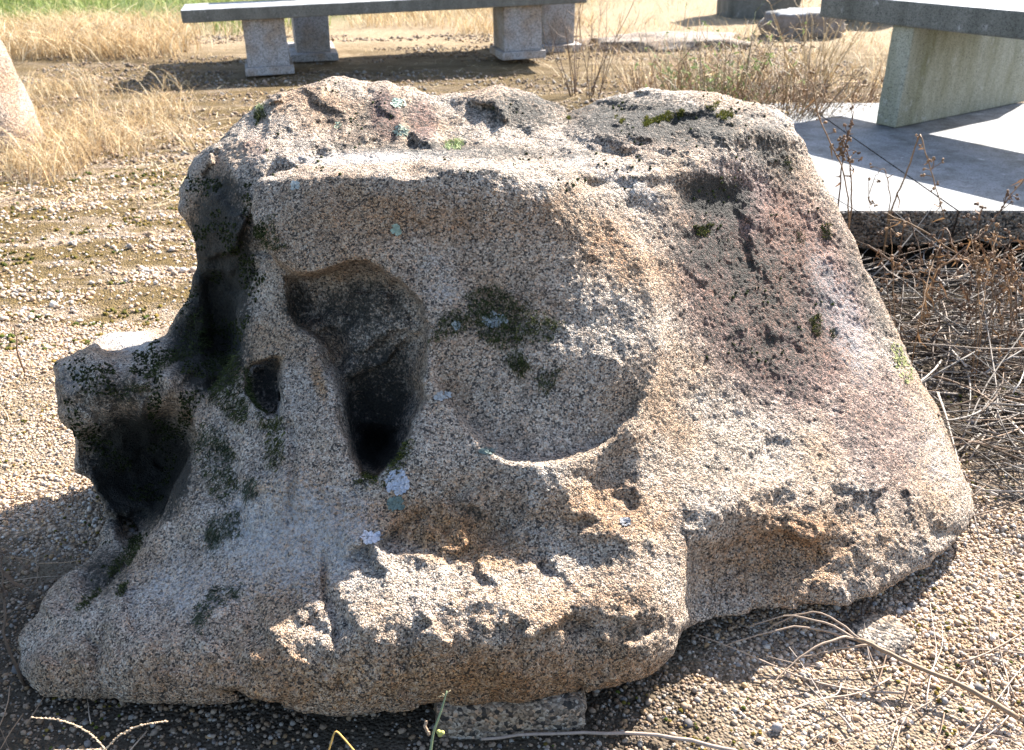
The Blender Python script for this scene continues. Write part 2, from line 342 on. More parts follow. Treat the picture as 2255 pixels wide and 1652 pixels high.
# front body
face_pts = [(560,400,2.045),(700,385,1.995),(850,375,1.975),(1000,370,1.975),(1100,375,1.985),(1200,400,2.01),(1300,440,2.055),(1400,450,2.12),(1500,440,2.16),(1650,420,2.30),
 (560,300,2.05),(900,250,1.98),(1300,300,2.08),(1700,250,2.33),
 (580,480,2.035),(800,480,1.995),(1000,480,1.995),(1150,480,2.0),(1300,540,2.06),(660,590,2.03),(800,565,2.0),(950,600,2.02),(1100,600,2.03),
 (940,760,2.03),(960,900,2.03),(950,1000,2.025),(1200,1060,2.02),(1400,960,2.07),(1480,750,2.12),(1440,560,2.11),(1200,770,2.045),
 (570,650,2.12),(600,720,2.1),(580,830,2.12),(680,850,2.08),(700,950,2.065),(640,1050,2.06),(500,900,2.17),(450,1000,2.18),(500,1100,2.12),(400,1150,2.16),(340,1250,2.14),(250,1330,2.11),(430,900,2.2),
 (700,1150,2.055),(850,1120,2.05),(600,1250,2.06),(450,1330,2.06),(520,1400,2.01),(150,1400,2.10),(60,1420,2.14),
 (100,1480,2.09),(300,1450,2.02),(600,1420,1.975),(800,1360,1.955),(900,1340,1.95),(1100,1340,1.955),(1300,1340,1.98),(1450,1320,2.02),(700,1500,1.975),(1100,1480,1.975),(1300,1450,2.0),(500,1560,2.02),(1000,1570,2.02),(1400,1500,2.05),(250,1540,2.05),(60,1530,2.12),
 (640,1310,2.025),(720,1250,2.04),(900,1170,2.045),(1000,1260,1.99),(1100,1170,2.05),(1200,1240,2.015),(1300,1210,2.04),(1350,1060,2.08),(1300,1130,2.035),(1430,1190,2.045),(1330,1190,2.025),
 (1500,900,2.14),(1600,700,2.225),(1700,500,2.335),(1700,700,2.29),(1800,600,2.40),(1870,700,2.44),(1950,750,2.48),(1800,350,2.48),(1850,450,2.49),(1700,1000,2.22),(1850,850,2.34),(1900,950,2.31),(2000,950,2.38),(2000,1050,2.30),(2100,1050,2.40),(2080,1150,2.31),(2140,1180,2.36),(1800,1130,2.19),(1600,1130,2.11),(1550,1220,2.10),(1500,1300,2.07),(1700,1250,2.14),(1850,1250,2.18),(2000,1220,2.25),(1700,1340,2.13),(1950,1300,2.21),(1560,1060,2.13)]
face = D(rbf(face_pts, X2, Y2))
# undercut below the right-hand shoulder
sh = np.interp(X2, [1480,1520,1580,1640,1700,1760,1820,1900,1960,2040,2120], [1240,1170,1130,1085,1065,1090,1085,1040,1010,1080,1150])+14*n2(X2, Y2, 40, 21)
below = np.maximum(0, Y2-sh)*PXM
face += (0.46*below-0.6*np.maximum(0, below-0.10))*sstep(1490, 1530, X2)*(1-sstep(1680, 1980, X2))
face += 0.35*np.maximum(0, Y2-1210-14*n2(X2, Y2, 50, 22))*PXM*sstep(1880, 1990, X2)
# step from the chin to the recess right of it
stepx = 1500+np.interp(Y2, [1180,1260,1320,1400,1450], [20,25,-5,0,0])
face += 0.026*sstep(-8, 10, X2-stepx+8*n2(X2, Y2, 30, 23))*sstep(1180, 1250, Y2)*(1-sstep(1600, 1750, X2))
# carved round bowl
bw = 14*n2(X2, Y2, 110, 31); rr = np.hypot((X2-1196)/(258+bw), (Y2-768)/(262+bw))
bowl = (1-sstep(0.90, 0.985, rr))*sstep(-0.1, 0.75, ((X2-1196)*-0.12+(Y2-768))/262)*sstep(900, 985, X2)
face += 0.043*bowl
xc = np.interp(Y2, [380,430,500,560,640,700,780,850,920,1000,1100], [1230,1290,1355,1400,1435,1450,1452,1435,1400,1380,1360])+10*n2(X2, Y2, 60, 32)
crs = np.maximum(0, X2-xc); face += 0.78*np.minimum(crs, 34+0.10*np.minimum(crs, 200))*PXM*sstep(340, 560, Y2)*(1-sstep(860, 1120, Y2))
# ragged patches below the bowl
face += 0.010*sstep(-0.05, 0.25, n2(X2, Y2, 90, 33, 3))*np.exp(-((X2-1000)/260)**2-((Y2-1200)/110)**2)
# deep hole
cav = poly_sdf([(628,612),(685,602),(740,588),(790,566),(845,588),(885,628),(925,668),(940,710),(942,800),(940,880),(905,950),(882,1000),(832,1060),(790,1048),(762,1000),(742,930),(730,870),(700,800),(690,745),(650,722),(632,680)], X2, Y2)+16*n2(X2, Y2, 42, 35, 4, 0.7)
soft = 11+75*(1-sstep(690, 820, X2))*sstep(720, 820, Y2)
face += (0.135+0.075*sstep(760, 980, Y2))*(1-sstep(-1.0, 0.12, cav/soft))*(0.55+0.45*sstep(0, 60, -cav))
poc = poly_sdf([(640,625),(690,615),(730,640),(715,690),(690,720),(655,715),(636,680)], X2, Y2)+5*n2(X2, Y2, 24, 36, 3)
face += 0.03*(1-sstep(-40, 8, poc))
po2 = poly_sdf([(553,802),(600,785),(622,790),(614,832),(623,870),(616,922),(568,902),(538,862),(543,822)], X2, Y2)+4*n2(X2, Y2, 22, 37, 3)
face += 0.11*(1-sstep(-16, 5, po2))
po3 = poly_sdf([(770,930),(905,930),(880,1000),(832,1050),(790,1040),(768,990)], X2, Y2)+4*n2(X2, Y2, 22, 38, 3)
face += 0.08*(1-sstep(-50, 0, po3))
face += 0.012*n2(X2, Y2, 45, 44, 4, 0.65)*(1-sstep(-30, 0, cav))
# dark notch at the shoulder of the top
no = poly_sdf([(1440,392),(1560,372),(1690,400),(1640,470),(1560,520),(1490,478)], X2, Y2)+8*n2(X2, Y2, 30, 39, 3)
face += 0.016*(1-sstep(-60, 10, no))
edg = np.interp(X2, [540,570,600,640,700,760], [490,525,565,598,604,585])
face += 0.05*sstep(-2, 9, Y2-edg)*(1-sstep(690, 780, X2))*(1-sstep(700, 960, Y2))
# thin vertical cracks
for pl, dep, w in ([(640,930),(646,1000),(640,1100),(636,1150)], 0.012, 7), ([(714,1220),(712,1300),(738,1360),(742,1420)], 0.012, 7), ([(235,1380),(205,1480),(222,1520),(232,1560)], 0.014, 9), ([(196,1410),(235,1440)], 0.014, 9):
    dd = np.full(X2.shape, 1e9)
    for a, b_ in zip(pl[:-1], pl[1:]):
        e = np.subtract(b_, a); t = np.clip(((X2-a[0])*e[0]+(Y2-a[1])*e[1])/(e@e), 0, 1); dd = np.minimum(dd, np.hypot(X2-a[0]-e[0]*t, Y2-a[1]-e[1]*t))
    face += dep*np.exp(-(dd/w)**2)
def facets(cells, seed, tilt, off):
    rg = np.random.default_rng(seed); xs = np.arange(-100, 2400, cells); ys = np.arange(50, 1750, cells)
    SX, SY = np.meshgrid(xs, ys); SX = (SX+rg.uniform(-.5, .5, SX.shape)*cells).ravel(); SY = (SY+rg.uniform(-.5, .5, SY.shape)*cells).ravel()
    wx = X2+cells*0.30*n2(X2, Y2, cells*0.6, seed+1, 3); wy = Y2+cells*0.30*n2(X2, Y2, cells*0.6, seed+2, 3)
    best = np.full(X2.shape, 1e9); H = np.zeros(X2.shape); ax, ay, of = rg.normal(size=len(SX))*tilt, rg.normal(size=len(SX))*tilt, rg.normal(size=len(SX))*off
    for i in range(len(SX)):
        a0 = max(0, int((SX[i]-2.2*cells-us[0])/STEP)); a1 = max(0, int((SX[i]+2.2*cells-us[0])/STEP)+1); c0 = max(0, int((SY[i]-2.2*cells-vs[0])/STEP)); c1 = max(0, int((SY[i]+2.2*cells-vs[0])/STEP)+1)
        w = (slice(a0, a1), slice(c0, c1))
        if best[w].size == 0: continue
        d2 = (wx[w]-SX[i])**2+(wy[w]-SY[i])**2; m = d2 < best[w]
        H[w] = np.where(m, ((wx[w]-SX[i])*ax[i]+(wy[w]-SY[i])*ay[i])*PXM+of[i], H[w]); best[w] = np.where(m, d2, best[w])
    Hp = np.pad(H, 1, mode='edge'); return (4*H+Hp[:-2, 1:-1]+Hp[2:, 1:-1]+Hp[1:-1, :-2]+Hp[1:-1, 2:])/8
fc1 = facets(120, 501, 0.22, 0.004); fc2 = facets(48, 511, 0.28, 0.0022)
FM = mxm = np.maximum.reduce([1.0*np.exp(-((X2-1010)/330)**2-((Y2-1200)/120)**2), 0.9*np.exp(-((X2-1360)/190)**2-((Y2-1130)/90)**2), 0.9*np.exp(-((X2-660)/140)**2-((Y2-1370)/70)**2), 0.7*sstep(1250, 1400, Y2), 0.8*sstep(1480, 1560, X2)*sstep(1000, 1120, Y2), 0.3*sstep(1450, 1600, X2), 0.15+0*X2, 0.5*sstep(760, 560, X2)*sstep(700, 900, Y2)*sstep(1300, 1100, Y2)])
face += FM*(fc1+fc2)
rug = 0.4+0.9*np.exp(-((X2-1000)/330)**2-((Y2-1190)/110)**2)+0.9*np.exp(-((X2-1360)/170)**2-((Y2-1120)/80)**2)+0.7*np.exp(-((X2-660)/110)**2-((Y2-1370)/60)**2)+0.15*sstep(1500, 1620, X2)
face += 0.007*n2(X2, Y2, 150, 41, 3)+rug*(0.005*n2(X2, Y2, 52, 42, 4, 0.6))
# the top, as heights
top_pts = [(560,390,.728),(700,368,.742),(850,352,.75),(1000,348,.752),(1100,352,.75),(1200,395,.728),(1300,438,.697),(1400,460,.672),(1480,470,.66),(1600,420,.69),(1700,400,.69),(1780,330,.69),(1850,460,.60),
 (1000,320,.742),(1100,285,.742),(1215,245,.735),(1300,222,.765),(1440,182,.787),(1600,200,.777),(1720,218,.757),(1500,300,.742),(1300,330,.738),(1650,280,.745),(900,330,.742),(1100,320,.742),(1400,380,.715),(1550,360,.72)]
zt = rbf(top_pts, X2, Y2)+0.012*n2(X2, Y2*2.2, 170, 51, 3)+0.008*n2(X2, Y2*2.5, 60, 52, 4)
cf = -fw[2]-(CY-Y2)/FOC*up[2]
top = (CAM_H-zt)/np.maximum(cf, 0.1)
def norm_sheet(d):
    gu, gvv = np.gradient(d, STEP*PXM, STEP*PXM); return 1/np.sqrt(1+np.minimum(gu*gu+gvv*gvv, 60))
LEAN = 0.325*(1580-Y2)*PXM
front = smax(face, np.minimum(top*0.975, 2.6), 0.009)+LEAN
# outline of the front body
body_poly = [(560,392),(600,372),(700,348),(800,325),(900,316),(1000,316),(1080,300),(1150,270),(1215,240),(1280,215),(1330,196),(1420,176),(1480,184),(1560,184),(1620,200),(1700,212),(1742,232),(1790,320),(1840,420),(1900,520),(1950,640),(1975,700),(2010,790),(2060,890),(2100,990),(2148,1110),(2160,1180),(2130,1218),(2060,1268),(1960,1312),(1880,1340),(1780,1350),(1700,1358),(1600,1378),(1512,1396),(1492,1430),(1450,1482),(1370,1517),(1200,1548),(1000,1572),(720,1592),(500,1578),(270,1556),(90,1542),(42,1492),(34,1400),(55,1372),(110,1345),(165,1345),(230,1298),(290,1230),(345,1150),(390,1050),(432,960),(408,890),(470,850),(500,800),(526,760),(518,700),(525,650),(560,610),(590,560),(570,520),(550,480),(556,430)]
S1 = (poly_sdf(body_poly, X2, Y2)+6*n2(X2, Y2, 60, 61, 3)+3*n2(X2, Y2, 22, 62, 3))*PXM
k1 = 0.018+0.035*sstep(1350, 1500, Y2)*sstep(40, 300, X2)+0.02*sstep(1500, 1800, X2)
# rear ridge, left flank and ledge
rear_pts = [(620,205,2.42),(760,170,2.52),(960,205,2.52),(1110,180,2.53),(1200,212,2.53),(1240,235,2.5),(700,290,2.32),(900,285,2.33),(1000,305,2.36),(1150,262,2.42),(610,330,2.27),(560,255,2.42),(800,335,2.27),(640,240,2.36),(760,230,2.40),(900,235,2.41),(1050,230,2.45),
 (560,330,2.27),(490,320,2.36),(430,385,2.36),(500,420,2.26),(540,500,2.25),(450,480,2.31),(400,440,2.38),(480,560,2.33),(540,600,2.32),(470,650,2.39),(440,700,2.43),(500,750,2.42),(440,800,2.34),(520,850,2.32),(400,770,2.37),
 (120,820,2.30),(200,860,2.24),(300,868,2.23),(400,868,2.22),(250,812,2.29),(340,805,2.29),(150,900,2.28),(230,905,2.25),(300,905,2.26),(380,890,2.26),
 (300,960,2.42),(390,950,2.46),(210,960,2.36),(220,1010,2.40),(400,1030,2.50),(300,1050,2.46),(250,1085,2.40),(330,1130,2.43),(280,1180,2.37),(230,1200,2.34),(200,1250,2.27),(130,1300,2.21),(70,1370,2.16),(300,1250,2.26)]
rear = D(rbf(rear_pts, X2, Y2))+0.010*n2(X2, Y2, 110, 71, 4)+0.006*n2(X2, Y2, 40, 72, 4, 0.6)
rear += 0.72*LEAN+1.4*fc1+1.3*fc2
cvp = poly_sdf([(165,945),(230,925),(300,918),(385,895),(425,945),(395,1050),(345,1150),(290,1215),(250,1180),(240,1120),(225,1085),(180,1030)], X2, Y2)+9*n2(X2, Y2, 40, 74, 3)
rear += 0.055*(1-sstep(-26, 4, cvp))
cv2 = poly_sdf([(440,600),(500,590),(535,640),(520,700),(528,760),(500,820),(455,780),(440,700)], X2, Y2)+9*n2(X2, Y2, 40, 75, 3)
rear += 0.06*(1-sstep(-26, 4, cv2))
rear += 0.012*np.abs(n2(X2*1.0+Y2*0.5, Y2, 70, 73, 3))*sstep(360, 300, Y2)
rear_poly = [(602,202),(690,182),(760,164),(860,180),(960,204),(1050,194),(1110,177),(1180,200),(1245,238),(1240,500),(700,900),(600,1300),(200,1400),(60,1390),(108,1292),(200,1230),(236,1150),(228,1100),(168,1032),(164,962),(130,920),(114,810),(135,790),(165,776),(212,755),(226,786),(252,800),(300,772),(368,738),(418,655),(440,592),(430,522),(394,470),(394,420),(430,350),(500,290),(548,240)]
S2 = (poly_sdf(rear_poly, X2, Y2)+14*n2(X2, Y2, 60, 81, 3)+6*n2(X2, Y2, 22, 82, 3))*PXM
led_poly = [(175,770),(200,742),(235,727),(300,722),(382,710),(440,740),(440,830),(250,850),(180,830)]
S3 = (poly_sdf(led_poly, X2, Y2)+5*n2(X2, Y2, 40, 83, 3))*PXM
led = 0.8*LEAN+D(rbf([(180,790,2.40),(300,770,2.46),(380,720,2.62),(230,735,2.56),(440,830,2.36),(200,830,2.36)], X2, Y2))+0.006*n2(X2, Y2, 40, 84, 4)
nf, nr, nl = norm_sheet(front), norm_sheet(rear), norm_sheet(led)
b1 = np.minimum(front+0.10+0.30*sstep(560, 1150, X2), 1.98+0.40*sstep(560, 1150, X2))+0.04*n2(X2, Y2, 300, 85, 2); b2 = np.minimum(rear+0.15, 2.32)+0.04*n2(X2, Y2, 300, 86, 2)
FLD = np.empty((len(us), len(vs), len(ds)), np.float32); dd3 = ds[None, None, :].astype(np.float32)
for c0 in range(0, len(us), 40):
    sl = slice(c0, c0+40); e = lambda a: a[sl].astype(np.float32)[:, :, None]
    tp = 0.45*np.maximum(0, dd3-1.95)**1.5
    f1 = smax(smax(e(S1)+tp, (e(front)-dd3)*e(nf), e(k1)), dd3-e(b1), 0.10)
    f2 = smax(smax(e(S2)+tp*0.6, (e(rear)-dd3)*e(nr), 0.022), dd3-e(b2), 0.05)
    f3 = smax(smax(e(S3), (e(led)-dd3)*e(nl), 0.03), dd3-e(led)-0.09, 0.05)
    f = smin(smin(f1, f2, 0.008), f3, 0.010)
    zz = CAM_H+dd3*(fw[2]+(CY-e(Y2))/FOC*up[2])
    FLD[sl] = smax(f, 0.005+0.037*sstep(380, 620, e(X2))-zz, 0.02)
def surface_nets(Fd):
    ins = Fd < 0
    nx, ny, nzz = Fd.shape
    cnt = np.zeros((nx-1, ny-1, nzz-1), np.int8)
    for a in (0, 1):
        for b_ in (0, 1):
            for c in (0, 1): cnt += ins[a:nx-1+a, b_:ny-1+b_, c:nzz-1+c]
    act = np.argwhere((cnt > 0) & (cnt < 8)); n = len(act)
    idx = np.full(cnt.shape, -1, np.int32); idx[act[:, 0], act[:, 1], act[:, 2]] = np.arange(n)
    acc = np.zeros((n, 3)); num = np.zeros(n)
    corners = [(0,0,0),(1,0,0),(0,1,0),(1,1,0),(0,0,1),(1,0,1),(0,1,1),(1,1,1)]
    vals = [Fd[act[:, 0]+c[0], act[:, 1]+c[1], act[:, 2]+c[2]].astype(float) for c in corners]
    for i in range(8):
        for j in range(i+1, 8):
            df = np.subtract(corners[j], corners[i])
            if np.abs(df).sum() != 1: continue
            vi, vj = vals[i], vals[j]; m = (vi < 0) != (vj < 0)
            t = np.where(m, vi/(vi-vj+1e-20), 0)
            acc += np.where(m[:, None], np.array(corners[i])+t[:, None]*df, 0); num += m
    P = act+acc/np.maximum(num, 1)[:, None]
    quads = []
    for ax in range(3):
        o1, o2 = [(1, 2), (2, 0), (0, 1)][ax]
        s0 = [slice(1, -1)]*3; s1 = [slice(1, -1)]*3; s0[ax] = slice(0, -1); s1[ax] = slice(1, None)
        a, b_ = ins[tuple(s0)], ins[tuple(s1)]
        e = np.argwhere(a != b_); off = np.ones(3, int); off[ax] = 0; e = e+off
        sgn = ins[e[:, 0], e[:, 1], e[:, 2]]
        q = []
        for d1, d2 in ((0, 0), (-1, 0), (-1, -1), (0, -1)):
            t = e.copy(); t[:, o1] += d1; t[:, o2] += d2; q.append(idx[t[:, 0], t[:, 1], t[:, 2]])
        q = np.stack(q, -1); q[~sgn] = q[~sgn][:, ::-1]; quads.append(q)
    Qd = np.concatenate(quads); Qd = Qd[(Qd >= 0).all(1)]
    return P, Qd
pv, pq = surface_nets(FLD); del FLD
def laplace(V, q, it, lam=0.5):
    ed = np.concatenate([q[:, [0, 1]], q[:, [1, 2]], q[:, [2, 3]], q[:, [3, 0]]]); ed = np.concatenate([ed, ed[:, ::-1]])
    deg = np.bincount(ed[:, 0], minlength=len(V)).astype(float)
    for _ in range(it):
        s = np.stack([np.bincount(ed[:, 0], weights=V[ed[:, 1], k], minlength=len(V)) for k in range(3)], -1)
        V = V+lam*(s/np.maximum(deg, 1)[:, None]-V)
    return V
def subdivide(V, q):
    ed = np.concatenate([q[:, [0, 1]], q[:, [1, 2]], q[:, [2, 3]], q[:, [3, 0]]]); ed.sort(1)
    key = ed[:, 0].astype(np.int64)*len(V)+ed[:, 1]; uq, inv = np.unique(key, return_inverse=True)
    ea, eb = uq//len(V), uq % len(V); em = (V[ea]+V[eb])/2; fc = V[q].mean(1)
    n0 = len(V); n1 = n0+len(em); m = len(q); e0, e1, e2, e3 = [inv[i*m:(i+1)*m]+n0 for i in range(4)]; c = np.arange(m)+n1
    nq = np.concatenate([np.stack([q[:, 0], e0, c, e3], -1), np.stack([e0, q[:, 1], e1, c], -1), np.stack([c, e1, q[:, 2], e2], -1), np.stack([e3, c, e2, q[:, 3]], -1)])
    return np.concatenate([V, em, fc]), nq
def vnormals(V, q):
    fn = np.cross(V[q[:, 2]]-V[q[:, 0]], V[q[:, 3]]-V[q[:, 1]]); N = np.zeros_like(V)
    for k in range(4):
        for c in range(3): N[:, c] += np.bincount(q[:, k], weights=fn[:, c], minlength=len(V))
    return N/(np.linalg.norm(N, axis=1, keepdims=True)+1e-12)
RV = Q(us[0]+pv[:, 0]*STEP, vs[0]+pv[:, 1]*STEP, ds[0]+pv[:, 2]*DS)
RV = laplace(RV, pq, 1, 0.4)
RV, pq = subdivide(RV, pq); RV = laplace(RV, pq, 1, 0.5); print('rock quads', len(pq))
RN = vnormals(RV, pq)
ctr = RV.mean(0)
px, py, pd = proj(RV)
rough = 0.5+0.25*sstep(380, 330, py)+0.2*sstep(1450, 1700, px)+0.5*np.exp(-((px-1050)/330)**2-((py-1180)/130)**2)
dsp = 0.0022*fbm(RV*28, 3, 101)+rough[:, None][:, 0]*(0.0022*fbm(RV*75, 3, 104, 0.6)+0.0022*vnoise(RV*190, 108))
pit = vnoise(RV*55, 111); dsp -= 0.0018*sstep(0.5, 0.85, pit)*rough
RV = RV+RN*dsp[:, None]; RN = vnormals(RV, pq)
# which vertices face the viewer's side, for placing growth on the real surface
px, py, pd = proj(RV)
cell = 6.0; cu = np.clip((px/cell).astype(int), 0, 400); cv = np.clip((py/cell).astype(int), 0, 300)
zb = np.full((401, 301), 9.0); np.minimum.at(zb, (cu, cv), pd)
vis = pd < zb[cu, cv]+0.02
VI = np.nonzero(vis)[0]
def near(x, y, r=8):
    m = VI[(np.abs(px[VI]-x) < r) & (np.abs(py[VI]-y) < r)]
    if len(m) == 0: return near(x, y, r*2)
    i = m[np.argmin((px[m]-x)**2+(py[m]-y)**2)]; return RV[i], RN[i]
def blob(cx, cy, rx, ry, rot=0):
    c, s = math.cos(math.radians(rot)), math.sin(math.radians(rot)); x = (px-cx)*c+(py-cy)*s; y = -(px-cx)*s+(py-cy)*c
    return np.exp(-((x/rx)**2+(y/ry)**2)**1.5)
mx = lambda *a: np.maximum.reduce(a)
dark = mx(0.9*blob(485,590,90,240), 0.7*blob(490,430,75,70), 0.88*blob(460,760,110,130), 0.95*blob(310,1030,140,150), 0.55*blob(250,860,170,70), 0.6*blob(230,1260,90,70,-35),  # black crust, plus painted shade in the hollows and bowl floor
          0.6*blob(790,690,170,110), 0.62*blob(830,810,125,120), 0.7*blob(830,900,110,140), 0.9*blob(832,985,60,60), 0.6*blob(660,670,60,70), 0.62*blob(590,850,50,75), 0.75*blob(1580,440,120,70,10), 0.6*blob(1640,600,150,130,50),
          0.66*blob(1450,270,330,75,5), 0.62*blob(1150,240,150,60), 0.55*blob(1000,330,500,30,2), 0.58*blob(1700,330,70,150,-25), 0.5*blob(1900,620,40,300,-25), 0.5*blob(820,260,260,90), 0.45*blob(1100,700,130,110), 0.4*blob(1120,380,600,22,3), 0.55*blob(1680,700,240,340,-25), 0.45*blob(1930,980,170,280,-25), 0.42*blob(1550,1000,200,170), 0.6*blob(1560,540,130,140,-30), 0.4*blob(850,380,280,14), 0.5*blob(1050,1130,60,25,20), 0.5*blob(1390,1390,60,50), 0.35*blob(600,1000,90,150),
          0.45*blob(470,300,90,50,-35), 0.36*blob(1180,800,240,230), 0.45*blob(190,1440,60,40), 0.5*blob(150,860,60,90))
rust = mx(0.5*blob(1350,560,170,110,30), 0.56*blob(1330,1120,230,100), 0.6*blob(1750,1220,320,130,-12), 0.66*blob(900,1500,850,110), 0.7*blob(702,840,20,70,-15), 0.7*blob(715,1270,14,60), 0.7*blob(1000,1180,250,90,15), 0.5*blob(750,260,170,80), 0.45*blob(180,1470,150,80), 0.6*blob(740,1130,18,60), 0.52*blob(1000,470,400,90), 0.5*blob(1200,1330,330,90), 0.45*blob(600,530,40,60), 0.4*blob(1200,680,120,60))
red = mx(0.85*blob(850,255,45,70,-15), 0.75*blob(930,265,45,60,-20), 0.95*blob(1700,640,230,340,-25), 0.62*blob(1920,930,160,270,-25), 0.5*blob(1440,300,220,60), 0.5*blob(560,330,50,50))
palec = mx(0.55*blob(650,1180,280,190), 0.45*blob(420,1300,250,120), 0.5*blob(1850,700,70,250,-22), 0.55*blob(850,345,330,22,-3), 0.45*blob(1350,390,250,40,25), 0.45*blob(1700,260,80,60), 0.4*blob(1150,220,130,50), 0.5*blob(150,830,60,60), 0.6*blob(280,750,100,40), 0.4*blob(980,640,80,60), 0.4*blob(2050,1000,90,200,-25))
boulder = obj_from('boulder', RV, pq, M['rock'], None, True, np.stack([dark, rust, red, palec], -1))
tag(boulder, 'huge weathered granite boulder, hollowed on its left, a round bowl carved in its face', 'boulder')

print('T', round(time.time()-_T0, 1))
# ------------------------------------------------------------------ moss and lichen growing on the boulder
def in_poly(poly, x, y): return poly_sdf(poly, x, y) < 0
def moss_patch(poly, n, length, cols, hang=0.8, w=0.0016, cover=0.0):
    P = np.array(poly, float); m = MB()
    cand = VI[(px[VI] > P[:, 0].min()-5) & (px[VI] < P[:, 0].max()+5) & (py[VI] > P[:, 1].min()-5) & (py[VI] < P[:, 1].max()+5)]
    sd_ = poly_sdf(poly, px[cand], py[cand])+10*n2(px[cand], py[cand], 25, 55, 3)+6*n2(px[cand], py[cand], 9, 56, 2)
    cand = cand[sd_ < 0]
    if len(cand) == 0: return None
    for i in RNG.choice(cand, int(n*1.1)):
        p = RV[i]+RNG.normal(size=3)*0.0015; nn = RN[i]; L = 1.1*length*RNG.uniform(0.5, 1.3)
        d = nn*0.8+np.array([0, 0, -hang])+RNG.normal(size=3)*0.35; d /= np.linalg.norm(d)
        d2 = nn*0.25+np.array([0, 0, -hang])+RNG.normal(size=3)*0.45; d2 /= np.linalg.norm(d2)
        c = np.array(cols[RNG.integers(len(cols))])*RNG.uniform(0.6, 1.4)
        m.blade([p-nn*0.001, p+d*L*0.45, p+d*L*0.45+d2*L*0.55], w*1.05*RNG.uniform(0.7, 1.4), c)
    return tag(m.build('moss_patch', M['moss'], boulder, False), kind='stuff')
DKG = [(0.035, 0.045, 0.015), (0.05, 0.06, 0.02), (0.025, 0.03, 0.014), (0.07, 0.075, 0.03)]
GRG = [(0.06, 0.07, 0.05), (0.045, 0.055, 0.03), (0.09, 0.10, 0.07)]
YLG = [(0.12, 0.12, 0.02), (0.09, 0.10, 0.02), (0.16, 0.14, 0.03), (0.05, 0.06, 0.015)]
for poly, n, L, cols, hang in [
    ([(1030,640),(1090,620),(1130,650),(1180,690),(1240,710),(1210,740),(1160,750),(1110,770),(1050,740),(1030,700)], 1500, 0.014, DKG, 0.6),
    ([(970,690),(1010,680),(1040,720),(990,740),(945,750)], 350, 0.010, DKG, 0.5),
    ([(1115,780),(1150,770),(1170,810),(1150,830),(1120,810)], 350, 0.010, DKG, 0.5),
    ([(1190,820),(1240,810),(1210,860),(1185,845)], 160, 0.010, DKG, 0.5),
    ([(470,800),(530,770),(545,830),(560,880),(540,930),(500,910),(465,870)], 1300, 0.016, DKG, 0.8),
    ([(440,930),(490,940),(520,1000),(525,1070),(500,1110),(460,1080),(435,1010)], 1100, 0.016, GRG+DKG, 1.0),
    ([(460,1140),(520,1120),(540,1180),(500,1180),(470,1215),(455,1190)], 550, 0.016, GRG, 1.0),
    ([(540,1050),(570,1045),(565,1085),(540,1105)], 200, 0.012, GRG, 1.0),
    ([(590,930),(625,910),(628,980),(610,1050),(592,1010)], 450, 0.014, DKG+YLG[1:2], 1.0),
    ([(560,890),(600,910),(600,950),(570,930)], 250, 0.014, DKG, 1.0),
    ([(440,1320),(470,1295),(540,1285),(535,1310),(480,1335),(455,1370),(435,1395),(432,1350)], 700, 0.014, GRG, 1.0),
    ([(800,1040),(840,1060),(880,1000),(910,960),(900,1010),(860,1060),(820,1075),(780,1060)], 600, 0.010, DKG+YLG[:1], 0.4),
    ([(330,1180),(300,1230),(230,1290),(250,1240),(290,1190)], 500, 0.012, DKG, 0.3),
    ([(160,1345),(185,1330),(200,1305),(240,1290),(190,1345)], 200, 0.008, DKG, 0.2),
    ([(250,1320),(265,1290),(285,1280),(270,1310)], 140, 0.008, DKG, 0.2),
    ([(410,700),(440,680),(460,760),(420,790),(380,800),(340,830),(320,820),(390,760)], 800, 0.009, DKG, 0.2),
    ([(250,870),(300,845),(330,850),(280,880)], 160, 0.007, DKG, 0.2),
    ([(560,500),(600,470),(610,520),(640,545),(600,550),(575,530)], 300, 0.010, DKG, 0.5),
    ([(1415,270),(1450,255),(1505,246),(1500,256),(1450,270),(1420,278)], 700, 0.007, YLG, 0.0),
    ([(1565,250),(1610,240),(1620,258),(1580,262)], 300, 0.007, YLG, 0.0),
    ([(1555,235),(1580,225),(1575,250)], 110, 0.007, YLG, 0.0),
    ([(1235,262),(1260,255),(1255,268)], 90, 0.006, YLG, 0.0),
    ([(1355,258),(1378,262),(1370,272)], 80, 0.006, YLG, 0.0),
    ([(1525,500),(1570,490),(1560,515),(1530,518)], 260, 0.008, DKG+YLG[:1], 0.2),
    ([(1806,500),(1825,492),(1826,520),(1808,522)], 150, 0.008, DKG+YLG[:1], 0.2),
    ([(1780,700),(1806,690),(1810,740),(1790,745)], 240, 0.008, DKG+YLG[:1], 0.2),
    ([(1825,722),(1840,722),(1838,744),(1826,742)], 70, 0.007, DKG, 0.2),
    ([(1725,348),(1735,345),(1740,372),(1728,372)], 70, 0.006, DKG, 0.2),
    ([(1760,505),(1775,520),(1770,545),(1755,530)], 70, 0.006, DKG, 0.2),
    ([(560,255),(572,240),(580,225),(585,260),(565,275)], 160, 0.010, DKG, -0.3)]:
    moss_patch(poly, n, L, cols, hang)
